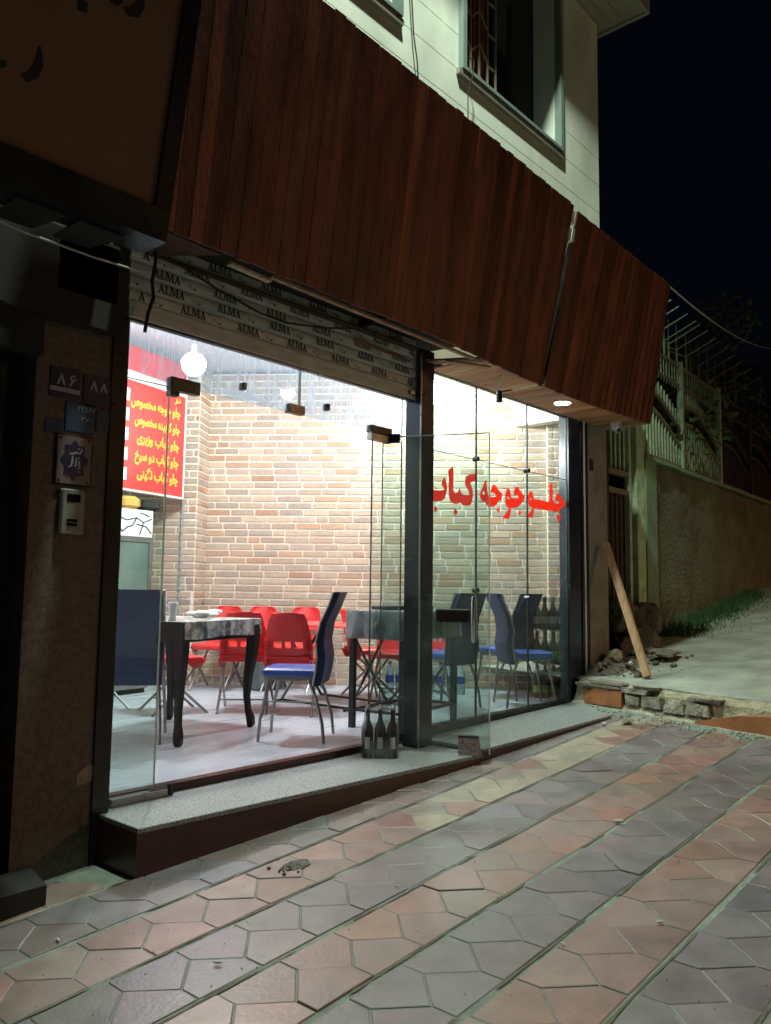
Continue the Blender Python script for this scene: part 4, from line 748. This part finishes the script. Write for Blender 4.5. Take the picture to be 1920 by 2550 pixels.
# tables
T1 = thing('cabriole_table', 'dark wood dining table with curved legs under the floral oilcloth', 'table', (3.04, 4.40, 0), math.atan2(.27, .80))
for x, y in ((0, 0), (.845, 0), (.845, .72), (0, .72)):
    sx, sy = (-1 if x == 0 else 1), (-1 if y == 0 else 1)
    MB().rings([[(x+sx*o_+a*w_, y+sy*o_+b*w_, z) for a, b in ((-1, -1), (1, -1), (1, 1), (-1, 1))] for z, o_, w_ in ((0, .0, .013), (.02, .004, .022), (.07, .0, .024), (.13, -.014, .018), (.22, -.022, .019), (.36, -.018, .025), (.50, -.004, .032), (.62, .004, .036), (.74, .0, .036))]).build('leg', 'darkwood', T1, True)
MB().box(-.01, .855, -.012, .012, .65, .755).box(-.01, .855, .708, .732, .65, .755).box(-.012, .012, .012, .708, .65, .755).box(.833, .857, .012, .708, .65, .755).build('apron', 'darkwood', T1)
MB().box(-.015, .895, -.03, .77, .756, .778).build('tabletop', 'darkwood', T1)
def drape(name, m, t0, x0, x1, y0, y1, z, hang, sides, wob=.006, th=.002, nseg=14, hb=.0):
    q = MB(); 
    q.poly([(x0, y0, z), (x1, y0, z), (x1, y1, z), (x0, y1, z)])
    def side(a, b, nx, ny):
        prev = None
        for i in range(nseg+1):
            t_ = i/nseg; x = a[0]+(b[0]-a[0])*t_; y = a[1]+(b[1]-a[1])*t_; w_ = wob*math.sin(t_*17+x*9)+.004
            row = [(x, y, z), (x+nx*w_*.5, y+ny*w_*.5, z-hang*.5), (x+nx*w_, y+ny*w_, z-hang*(1+hb*math.sin(t_*9)))]
            if prev: q.poly([prev[0], row[0], row[1], prev[1]]); q.poly([prev[1], row[1], row[2], prev[2]])
            prev = row
    if 'f' in sides: side((x0, y0), (x1, y0), 0, -1)
    if 'r' in sides: side((x1, y0), (x1, y1), 1, 0)
    if 'b' in sides: side((x1, y1), (x0, y1), 0, 1)
    if 'l' in sides: side((x0, y1), (x0, y0), -1, 0)
    bmesh.ops.remove_doubles(q.bm, verts=q.bm.verts, dist=.0005)
    o = q.build(name, m, None); o.location = t0.location; o.rotation_euler = t0.rotation_euler; md = o.modifiers.new('s', 'SOLIDIFY'); md.thickness = th; return o
tag(drape('tablecloth', 'cloth', T1, -.02, .903, -.035, .778, .7815, .11, 'fr', hb=.06), 'mottled grey floral oilcloth hanging over the dark wood table', 'tablecloth')
T2 = thing('red_folding_table', 'low red topped folding table among the red chairs', 'table', (4.80, 4.57, 0), R(1))
MB().box(0, .70, 0, 1.06, .682, .70, bev=.006).build('tabletop', 'redtop', T2)
for y in (.12, .94):
    MB().tube([(.10, y, .68), (.42, y, .25), (.60, y, .02), (.66, y, .012)], .013, 8).build('leg', 'black', T2, True); MB().tube([(.60, y, .68), (.28, y, .25), (.10, y, .02), (.04, y, .012)], .013, 8).build('leg', 'black', T2, True)
MB().tube([(.60, .12, .02), (.60, .94, .02)], .011, 8).tube([(.10, .12, .02), (.10, .94, .02)], .011, 8).build('foot_bar', 'black', T2)
T3 = thing('black_framed_table', 'square black framed table covered with a plastic wrapped cloth behind the center post', 'table', (4.40, 3.68, 0), R(8))
for x, y in ((.02, .02), (.76, .02), (.76, .46), (.02, .46)): MB().box(x-.02, x+.02, y-.02, y+.02, 0, .82).build('leg', 'black', T3)
MB().box(.04, .74, .01, .03, .12, .14).box(.04, .74, .45, .47, .12, .14).box(.01, .03, .04, .44, .12, .14).box(.75, .77, .04, .44, .12, .14).build('rail', 'black', T3)
MB().box(-.01, .79, -.01, .49, .82, .845).build('tabletop', 'black', T3)
tag(drape('tablecloth', mat('dark_print_cloth', (.30, .32, .31), .5, noise_amt=.6, nscale=10, col2=(.07, .09, .10)), T3, -.014, .794, -.014, .494, .8475, .20, 'frbl'), 'grey printed cloth on the black framed table', 'tablecloth')
tag(drape('plastic_cover', 'film', T3, -.022, .802, -.022, .502, .853, .205, 'frbl', wob=.014, nseg=30), 'crinkled clear plastic sheet over the grey printed cloth', 'plastic cover')
def shaker(label, loc, s=1):
    t = thing('salt_shaker', label, 'shaker', loc); MB().lathe([(.026*s, 0), (.030*s, .004), (.024*s, .03*s), (.028*s, .07*s), (.028*s, .08*s)]).build('jar', 'white', t, True); MB().lathe([(.033*s, .08*s), (.034*s, .085*s), (.034*s, .115*s), (.028*s, .122*s)]).build('lid', 'white', t, True)
shaker('white shaker standing on the near side of the floral oilcloth', (3.10, 4.60, .7835)); shaker('white shaker standing on the red table', (4.93, 4.98, .70), 1.0); shaker('low white pot showing beside the left blue chair', (3.02, 4.86, .7835), .6)
nq = MB(); random.seed(3)
for i in range(6): lump(nq, random.uniform(-.08, .08), random.uniform(-.04, .04), .012+i*.006, .13, .10, .03, i)
tag(nq.build('paper_napkins', 'white', loc=(3.62, 4.95, .785)), 'crumpled white paper napkins on the floral oilcloth', 'napkins')
tag(MB().box(-.12, .12, -.08, .08, 0, .03, bev=.008).build('dark_tray', 'black', loc=(4.62, 4.02, .856)), 'flat black box on the plastic covered table left of the center post', 'box')
tag(MB().box(-.12, .12, -.08, .08, 0, .028, bev=.008).build('dark_tray', 'black', loc=(4.86, 3.95, .856)), 'flat black box on the plastic covered table behind the center post', 'box')
# bottles
def bottle_parts(parent, m='bottle', lab='label'):
    MB().lathe([(.034, 0), (.037, .006), (.037, .16), (.030, .185), (.016, .215), (.013, .24), (.013, .285), (.014, .29), (.014, .30)], n=14).build('body', m, parent, True)
    MB().lathe([(.015, .295), (.0155, .297), (.0155, .31), (.012, .313)], n=12).build('cap', 'steel', parent, True)
    MB().tube([(.0, 0, .055), (.0, 0, .12)], .0378, 14).build('label', lab, parent)
def bottle(label, loc, m='bottle', lab='label', group=None, rz=0):
    t = thing('glass_bottle', label, 'bottle', loc, rz, group); bottle_parts(t, m, lab); return t
u_ = Vector((.66, -.75, 0)); v_ = Vector((.75, .66, 0)); o_ = Vector((3.795, 3.47, -.04)); first = None
nm = ['left', 'middle', 'right']
for jv in range(2):
    for i in range(3):
        p = o_+u_*(i*.079)+v_*(jv*.079); lb = 'dark bottle in the pack on the step, %s of its %s row' % (nm[i], 'front' if jv == 0 else 'back')
        if first is None:
            first = thing('glass_bottle', lb, 'bottle', p, 0, 'bottles packed on the step')
            MB().lathe([(.034, 0), (.037, .006), (.037, .16), (.030, .185), (.016, .215), (.013, .24), (.013, .285), (.014, .29), (.014, .30)], n=18).build('body', 'bottle', first, True)
            MB().lathe([(.015, .295), (.0155, .297), (.0155, .31), (.012, .313)], n=12).build('cap', 'steel', first, True)
            fr_ = [(-.0378*.75, -.0378*.66)]
            a0 = math.atan2(-.66, -.75); MB().rings([[(.0378*math.cos(a0+d), .0378*math.sin(a0+d), z) for d in (-.42, -.2, 0, .2, .42)]+[(.036*math.cos(a0+d), .036*math.sin(a0+d), z) for d in (.42, .2, 0, -.2, -.42)] for z in (.06, .13)]).build('label', 'label', first)
        else: dup(first, p, label=lb)
fm = MB(); c_ = o_+u_*.079+v_*.0395
def fring(z, a, b): 
    out = []
    for k_ in range(20):
        t_ = k_*2*math.pi/20; x = math.copysign(abs(math.cos(t_))**.5, math.cos(t_))*a; y = math.copysign(abs(math.sin(t_))**.5, math.sin(t_))*b; wv = 1+.05*noise.noise(Vector((t_*3, z*22, 1)))
        p = u_*x*wv+v_*y*wv; out.append((p.x, p.y, z))
    return out
fm.rings([fring(0, .121, .081), fring(.08, .121, .081), fring(.17, .121, .081), fring(.22, .108, .068), fring(.27, .098, .060), fring(.30, .094, .056)], caps=False)
tag(fm.build('shrink_wrap', 'wrap', None, True, c_), 'clear shrink wrap round the pack of dark bottles on the step', 'shrink wrap')
protos = {}
def cpack(k_, m, lab, label, loc, group):
    if k_ not in protos:
        protos[k_] = bottle(label, loc, m, lab, group); return
    dup(protos[k_], loc, label=label)
cn = 0
tierm = [('amber', 'bamber', 'labelgreen'), ('green', 'bgreen', 'labelgreen'), ('dark', 'bottle', 'label')]
sw = Vector((.59, -.807, 0)); sn = Vector((.807, .59, 0)); so = Vector((6.86, 3.98, 0))
ordn = ['first', 'second', 'third', 'fourth', 'fifth', 'sixth', 'seventh', 'eighth', 'ninth']
for tier in range(3):
    nm_, mm, lb_ = tierm[tier]; z = tier*.325; st0 = -1
    for i in range(st0, 7):
        for jv in range(2):
            p = so+sw*(i*.078)+sn*(jv*.078)+Vector((0, 0, z))
            cpack(nm_, mm, lb_, '%s bottle stacked by corner post, %s tier, %s from left, %s row' % (nm_, ['bottom', 'middle', 'top'][tier], ordn[i-st0], ['front', 'rear'][jv]), p, 'stacked bottles by the corner post')
    if tier: tag(MB().box(-.05, .53, -.05, .13, 0, .006).build('cardboard_sheet', 'beige', loc=so+Vector((0, 0, z-.009))), '%s cardboard sheet between the tiers of stacked bottles' % ('lower' if tier == 1 else 'upper'), 'cardboard'); bpy.data.objects['cardboard_sheet' if tier == 1 else 'cardboard_sheet.001'].rotation_euler.z = math.atan2(sw.y, sw.x)
    q = MB(); c_ = so+sw*(.195)+sn*.039; hwid = .315
    def fr2(zz, a, b):
        out = []
        for k_ in range(24):
            t_ = k_*2*math.pi/24; x = math.copysign(abs(math.cos(t_))**.4, math.cos(t_))*a; y = math.copysign(abs(math.sin(t_))**.4, math.sin(t_))*b; wv = 1+.04*noise.noise(Vector((t_*4, zz*25, tier)))
            p = sw*x*wv+sn*y*wv; out.append((p.x, p.y, zz))
        return out
    q.rings([fr2(.0, hwid, .085), fr2(.10, hwid, .085), fr2(.18, hwid, .085), fr2(.24, hwid-.03, .07), fr2(.30, hwid-.035, .06)], caps=False)
    tag(q.build('shrink_wrap', 'wrap', None, True, c_+Vector((0, 0, z+.002))), 'clear shrink wrap round the %s tier of stacked bottles' % ['bottom', 'middle', 'top'][tier], 'shrink wrap')
wb = None
for i, (x, y, z) in enumerate([(6.36+.59*k_*.1, 4.86-.8*k_*.1, zz) for zz in (0, .33) for k_ in range(-5, 3)]):
    lb = 'water bottle behind the blue chairs, %s tier, %s from the left' % ('bottom' if z == 0 else 'top', ordn[i % 8])
    if wb is None:
        wb = thing('water_bottle', lb, 'water bottle', (x, y, z), 0, 'water bottles behind the blue chairs')
        MB().lathe([(.038, 0), (.043, .01), (.043, .08), (.039, .09), (.043, .10), (.043, .20), (.03, .25), (.015, .27), (.014, .29)], n=12).build('body', 'water', wb, True)
        MB().lathe([(.017, .285), (.017, .305), (.012, .308)], n=10).build('cap', 'bluecap', wb, True); MB().tube([(0, 0, .105), (0, 0, .175)], .0442, 12).build('label', 'bluecap', wb)
    else: dup(wb, (x, y, z), label=lb)
# ------------------------------------------------------------------ right side: garden wall, fence, gate, rubble, plank
wd_ = Vector((1, .052, 0)).normalized(); w0_ = Vector((8.95, 3.9, 0)); wnn = Vector((-wd_.y, wd_.x, 0))
GW = thing('retaining_wall', 'rough stained retaining wall with pale green end pier beside the road', 'wall')
q = MB(); N1 = 60; V = []
for i in range(N1+1):
    s = .34+(i/N1)**1.5*34; row = []
    for j_ in range(15):
        z = -.1+2.68*j_/14; z = min(z, 2.58); p = w0_+wd_*s; nn = .05*noise.noise(Vector((s*2.2, z*2.5, 0)))+.03*noise.noise(Vector((s*7, z*7, 5)))
        if z < .95+.07*s: nn -= .06*max(0, noise.noise(Vector((s*3, z*4, 9))))+.0
        p = p-wnn*(nn+.02*math.exp(-(2.58-z)*14)*0); row.append(q.bm.verts.new((p.x, p.y, z)))
    b = w0_+wd_*s+wnn*.3; row.append(q.bm.verts.new((b.x, b.y, 2.60))); V.append(row)
for a, b in zip(V, V[1:]):
    for j_ in range(15): q._col([q.bm.faces.new((a[j_], b[j_], b[j_+1], a[j_+1]))], (1, 1, 1))
q.build('rough_face', 'render', GW, True)
MB().hull([tuple(w0_+wd_*s-wnn*d+Vector((0, 0, .2))) for s, d in ((0, .05), (.34, .05), (.34, -.3), (0, -.3))], [tuple(w0_+wd_*s-wnn*d+Vector((0, 0, 2.6))) for s, d in ((0, .05), (.34, .05), (.34, -.3), (0, -.3))]).build('end_pier', 'greenrender', GW)
cp = MB()
for i in range(40):
    s0 = i*.6; s1 = s0+.6; h = 2.60+.012*noise.noise(Vector((s0, 0, 0)))
    cp.hull([tuple(w0_+wd_*s-wnn*d+Vector((0, 0, h-.03))) for s, d in ((s0, .07), (s1, .065), (s1, -.3), (s0, -.3))], [tuple(w0_+wd_*s-wnn*d+Vector((0, 0, h+.02))) for s, d in ((s0, .06), (s1, .06), (s1, -.3), (s0, -.3))])
cp.build('coping', 'greenrender', GW)
FN = thing('iron_fence', 'pale green iron railing with arched rails and slanting barbs on the retaining wall', 'fence')
def fp(s, z, o=.08): p = w0_+wd_*s+wnn*o; return (p.x, p.y, z)
posts = [1.66, 3.38, 5.1, 6.9, 8.8, 10.8]
for i, s in enumerate(posts): MB().hull([fp(s-.035, 2.60, .04), fp(s+.035, 2.60, .04), fp(s+.035, 2.60, .11), fp(s-.035, 2.60, .11)], [fp(s-.035, 4.13, .04), fp(s+.035, 4.13, .04), fp(s+.035, 4.13, .11), fp(s-.035, 4.13, .11)]).build('post', 'fence' if i < 2 else 'gate_dimfence', FN)  # far posts darkened in colour, as the far bays are
bays = [(-.06, 1.62)]+[(a+.05, b-.05) for a, b in zip(posts, posts[1:])]
def arch(t_): return .26*(math.cos(math.pi*(t_-.22)*.8))-.04
for bi, (a, b) in enumerate(bays):
    rail = MB(); bars = MB(); sp = MB()
    for zo, wdt in ((3.10, .05), (3.34, .045)):
        pts_ = [fp(a+(b-a)*k_/10, zo+arch(k_/10)) for k_ in range(11)]
        for p, q_ in zip(pts_, pts_[1:]): rail.beam(p, q_, .03, wdt)
    rail.beam(fp(a, 2.68), fp(b, 2.68), .03, .05); rail.beam(fp(a, 3.80), fp(b, 3.80), .02, .035); rail.beam(fp(a, 4.06), fp(b, 4.06), .02, .03)
    n_ = max(6, int((b-a)/.105))
    for k_ in range(n_):
        t_ = (k_+.5)/n_; s = a+(b-a)*t_; zt = 3.08+arch(t_)
        bars.rings([[fp(s-w_, z, .07), fp(s+w_, z, .07), fp(s+w_, z, .09), fp(s-w_, z, .09)] for z, w_ in ((2.62, .006), (2.70, .011), (2.80, .021), (zt-.22, .021), (zt-.07, .012), (zt, .004))])
        bars.rings([[fp(s-w_, z, .07), fp(s+w_, z, .07), fp(s+w_, z, .09), fp(s-w_, z, .09)] for z, w_ in ((zt+.27, .009), (zt+.36, .016), (zt+.46, .004))])
        if t_ < 1: sp.beam(fp(s, 3.74), fp(s, 4.10), .013, .013)
    far = bi >= 2; rail.build('arched_rail', 'gate_dimfence' if far else 'fencedark', FN); bars.build('spear_bars', 'gate_dimfence' if far else 'fence', FN); sp.build('upper_bars', 'gate_dimfence' if far else 'fence', FN)  # far bays get a dark reddish colour standing in for the light falloff
for s in (.15, .42, .75, 1.08, 1.25, 1.56, 1.95, 2.12, 2.5, 2.9, 3.3, 3.8, 4.4):
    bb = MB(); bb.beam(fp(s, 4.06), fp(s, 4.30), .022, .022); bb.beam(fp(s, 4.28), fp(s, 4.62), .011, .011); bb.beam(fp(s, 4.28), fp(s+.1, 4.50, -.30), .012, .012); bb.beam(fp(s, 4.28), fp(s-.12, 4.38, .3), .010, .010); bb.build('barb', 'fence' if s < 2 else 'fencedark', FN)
GT = thing('garden_gate', 'pale green iron gate between the shop corner and the retaining wall', 'gate')
MB().box(8.72, 8.93, 3.86, 4.02, .2, 3.3).build('gate_post', 'fence', GT)
MB().box(8.60, 8.66, 3.90, 3.96, .4, 3.25).build('stile', 'fence', GT)
q = MB()
for i in range(11):
    x = 7.45+i*.108; q.rings([[(x-w_, 3.92, z), (x+w_, 3.92, z), (x+w_, 3.94, z), (x-w_, 3.94, z)] for z, w_ in ((2.36, .006), (2.44, .018), (2.95, .02), (3.10, .006))])
q.build('upper_bars', 'fence', GT)
q = MB()
for i in range(11):
    x = 7.45+i*.108; q.rings([[(x-w_, 3.92, z), (x+w_, 3.92, z), (x+w_, 3.94, z), (x-w_, 3.94, z)] for z, w_ in ((.5, .014), (1.9, .018), (2.04, .018), (2.12, .006))])
q.build('lower_bars', 'gate_dimfence', GT)
MB().box(7.4, 8.6, 3.90, 3.95, 2.31, 2.37).box(7.4, 8.6, 3.90, 3.95, 2.10, 2.16).box(7.4, 8.6, 3.90, 3.95, .42, .5).build('cross_rail', 'fencedark', GT)
MB().box(7.4, 8.6, 3.96, 3.975, .45, 2.08).build('back_sheet', 'gate_dimfence', GT)
# rubble by the corner, as single stones
random.seed(21)
def stone(name, label, cat, m, loc, sx, sy, sz, seed, rz=0, n=10):
    q = MB(); res = bmesh.ops.create_icosphere(q.bm, subdivisions=4, radius=1); sd = Vector((seed*3.1, seed*1.7, seed)); rn = random.Random(seed); cuts = [Vector((rn.gauss(0, 1), rn.gauss(0, 1), rn.gauss(0, 1))).normalized() for _ in range(11)]
    for v in q.bm.verts:
        p = v.co.copy()
        for c_ in cuts:
            d = p.dot(c_)
            if d > .72: p -= c_*(d-.72)
        p *= 1+.16*noise.noise(p*1.6+sd)+.07*noise.noise(p*5+sd)+.03*noise.noise(p*14+sd); v.co = Vector((p.x*sx*.6, p.y*sy*.6, p.z*sz*.6+sz*.4))
    o = q.build(name, m, None, False, loc); o.rotation_euler.z = rz; tag(o, label, cat); return o
MD = MB(); Vg = []
for j in range(25):
    row = []
    for i in range(41):
        x = -.30+i*.033; y = -.62+j*.037; hh = .11*math.exp(-((x-.1)**2/.22+(y+.0)**2/.05))+.06*math.exp(-((x+.3)**2/.04+(y+.1)**2/.03)); wx, wy = 7.05+x, 3.5+y
        ed = min(i, 40-i, j+2, 24-j)/5; z = rz_(wx, wy)-.05+hh*min(1, ed)+.02*min(1, ed)+.035*noise.noise(Vector((x*6, y*6, 1)))+.02*noise.noise(Vector((x*19, y*19, 4)))
        row.append(MD.bm.verts.new((wx, wy, z)))
    Vg.append(row)
for a, b in zip(Vg, Vg[1:]):
    for i in range(40): MD._col([MD.bm.faces.new((a[i], a[i+1], b[i+1], b[i]))], (1, 1, 1))
rn = random.Random(2)
for i in range(90):
    x = 6.75+rn.random()*1.2; y = 3.45-abs(rn.gauss(0, .22)); s_ = .010+.045*rn.random()**2.5; lump(MD, x, y, rz_(x, y)+.012+.10*math.exp(-((y-3.5)**2/.05)), s_*1.6, s_*1.2, s_*.8, i, 6)
tag(MD.build('dirt_mound', 'soil'), kind='stuff', label='low mound of loose dirt and rubble crumbs behind the ledge', cat='dirt')
stone('boulder', 'large pale boulder behind the leaning plank', 'boulder', 'soil', (7.95, 3.78, .60), .46, .36, .40, 3)
stone('boulder', 'brown boulder wedged between the gate and the green pier', 'boulder', 'soil', (8.55, 3.78, .52), .42, .36, .45, 5)
stone('boulder', 'dark boulder low behind the plank', 'boulder', 'soil', (8.15, 3.68, .36), .7, .4, .34, 8)
stone('boulder', 'jagged whitish lump of mortar beside the cement column', 'rubble', 'sand', (7.2, 3.44, .36), .20, .15, .12, 11)
stone('boulder', 'small grey stone at the foot of the cement column', 'stone', 'soil', (7.32, 3.40, .30), .24, .18, .10, 13)
stone('paving_fragment', 'flat broken paving slab lying right of the plank foot', 'slab', 'rubble', (7.7, 3.15, .40), .42, .26, .08, 15, .3, 6)
stone('paving_fragment', 'small flat chip of tile on the paving near the ledge', 'chip', 'rubble', (5.95, 2.75, .012), .12, .07, .03, 16, .2, 6)
stone('paving_fragment', 'small white chip of mortar on the paving near the ledge', 'chip', 'litter', (5.80, 2.86, .003), .05, .03, .025, 18)
stone('paving_fragment', 'white pebble on the dirt left of the plank foot', 'pebble', 'litter', (6.95, 3.16, .36), .06, .05, .04, 19)
PK = Vector((6.76, 2.93, .29)); PT = Vector((7.12, 3.475, 1.47))
tag(MB().beam(PK, PT, .062, .045, (1, 0, 0)).build('leaning_plank', 'rawwood'), 'worn wooden plank leaning against the cement column', 'plank')
# grass along the wall foot
gm_ = MB(); random.seed(5)
for i in range(2600):
    s = random.uniform(.1, 4.2); o = abs(random.gauss(0, .28))*(1.15-s*.15); p = w0_+wd_*s-wnn*(.06+o); z = rz_(p.x)-.02; h = random.uniform(.05, .17)*(1 if o < .4 else .6); a = random.uniform(0, 6.28); w_ = .008; lx, ly = random.uniform(-.06, .06), random.uniform(-.06, .06)
    gm_.poly([(p.x-w_*math.cos(a), p.y-w_*math.sin(a), z), (p.x+w_*math.cos(a), p.y+w_*math.sin(a), z), (p.x+lx, p.y+ly, z+h)], jit((.035, .10, .03), .35))
tag(gm_.build('grass', 'grass'), 'ragged strip of green weeds along the foot of the retaining wall', 'grass', kind='stuff')
# dark trees behind the fence
def tree(label, x, y, h, cr, seed, nleaf=5200):
    rnd = random.Random(seed); t = thing('garden_tree', label, 'tree', (x, y, .5))
    q = MB().tube([(0, 0, 0), (.1, .05, h*.3), (.0, .1, h*.55), (.1, 0, h*.8)], [.16, .12, .08, .03], 8); clumps = []
    for i in range(16):
        a = rnd.uniform(0, 6.28); rr = rnd.uniform(.3, 1)*cr; z = h*.45+rnd.uniform(0, 1)*h*.55; c = Vector((math.cos(a)*rr, math.sin(a)*rr, z)); clumps.append((c, rnd.uniform(.35, .75)))
        q.tube([(0, .05, h*.4), tuple(c*.55+Vector((0, 0, h*.2))), tuple(c)], [.05, .03, .012], 6)
    q.build('trunk', 'bark', t, True); lf = MB()
    for i in range(nleaf):
        c, rr = rnd.choice(clumps); d = Vector((rnd.gauss(0, 1), rnd.gauss(0, 1), rnd.gauss(0, .8))).normalized()*rr*rnd.uniform(.5, 1.05); p = c+d; a = Vector((rnd.uniform(-1, 1), rnd.uniform(-1, 1), rnd.uniform(-1, .3))).normalized(); b = a.cross(Vector((rnd.uniform(-1, 1), rnd.uniform(-1, 1), 1))).normalized(); L2 = rnd.uniform(.09, .17)
        lf.poly([p, p+a*L2*.5+b*L2*.28, p+a*L2, p+a*L2*.5-b*L2*.28], tuple(v*rnd.uniform(.6, 1.3) for v in (.085, .13, .05)))
    lf.build('crown', 'leaf', t)
tree('dark leafy tree behind the iron fence, nearest the retaining wall pier', 14.2, 5.9, 5.4, 1.7, 1); tree('dark leafy tree further along behind the iron fence', 18.5, 6.4, 6.6, 2.4, 2); tree('low dark bushy tree filling the gap behind the fence arches', 11.6, 5.5, 3.6, 1.3, 3, 4200)
# far side of the road: dim house block closing the view
FH = thing('distant_house', 'dim reddish house at the far end of the climbing road', 'house', (34, 6.5, 3.0)); MB().box(0, 8, -4, 5, -1, 3.2).build('wall', 'fencedark', FH); MB().box(-.15, 8.2, -4.2, 5.2, 3.2, 3.4).build('roof', 'darkwall', FH); q = MB(); q.box(-.03, 0, -2.6, -1.4, .8, 2.0); q.build('window', 'lens', FH)
# litter
lit = [(2.05, 2.02, .03, 'cigarette end on the purple tile at the lower left'), (1.45, 2.55, .02, 'crumpled white scrap at the far left of the paving'), (3.05, 2.50, .035, 'crumpled clear wrapper on the strip joint near the middle'), (4.15, 1.83, .05, 'crumpled white wrapper on the joint right of the middle'), (2.75, 1.35, .02, 'white cigarette end at the bottom right'), (4.45, 1.45, .02, 'white pellet on the joint at the right edge'), (3.7, 2.45, .012, 'tiny white chip on the grey strip'), (5.2, 3.0, .02, 'white chip beside the low step')]
lit = [(1.52, 2.90, .028), (1.78, 2.30, .03), (2.62, 2.22, .02), (3.05, 2.17, .022), (3.85, 1.83, .05), (4.75, 1.50, .02), (2.95, 1.25, .03), (2.60, 1.45, .02), (3.95, 1.40, .014), (5.25, 2.95, .018), (4.2, 2.62, .016), (3.35, 1.62, .015)]
names = ['beige crumb at the far left of the paving', 'thin white stub on a purple tile at the lower left', 'white chip in the joint below the missing tile', 'pale crumb on the strip joint near the middle', 'crumpled clear wrapper on the joint right of the middle', 'white stub on the joint near the right edge', 'white cigarette end near the bottom right', 'pale crumb at the bottom center', 'tiny white chip on the red strip at the right', 'white chip beside the low step slab', 'small pale pebble in front of the glass door', 'tiny pale crumb on a grey tile']
for (x, y, s), nm_ in zip(lit, names): 
    q = MB(); lump(q, 0, 0, s*.15, s*1.2, s*.42, s*.28, x, 7); o = q.build('litter_scrap', 'litter', None, False, (x, y, gz(x)+.008)); o.rotation_euler.z = x*3; tag(o, nm_, 'litter')
q = MB(); random.seed(8); q.poly([((.08+.02*noise.noise(Vector((math.cos(a)*2, math.sin(a)*2, 0))))*math.cos(a), (.048+.014*noise.noise(Vector((math.cos(a)*2, math.sin(a)*2, 3))))*math.sin(a), .0015+.066*.11*math.cos(a)) for a in [k*math.pi/16 for k in range(32)]])
for i in range(46): lump(q, random.gauss(0, .06), random.gauss(0, .03), random.uniform(-.004, .002), random.uniform(.008, .022), random.uniform(.006, .018), .010, i, 6)
tag(q.build('broken_tile_hole', 'holemortar', loc=(2.52, 2.73, gz(2.52)+.004)), 'dark patch of crumbled mortar where a red tile is missing', 'hole')
random.seed(31); q = MB()
for i in range(320):
    d = abs(random.gauss(0, .25)); t_ = random.uniform(-.1, 2.4); x = 6.45-.243*t_-d; y = 3.25-.97*t_; s = random.uniform(.004, .016); lump(q, x, y, gz(x)+.006, s*1.5, s, s, i, 5)
tag(q.build('gravel_crumbs', 'sand'), 'fine mortar crumbs scattered at the foot of the ledge', 'gravel', kind='stuff')
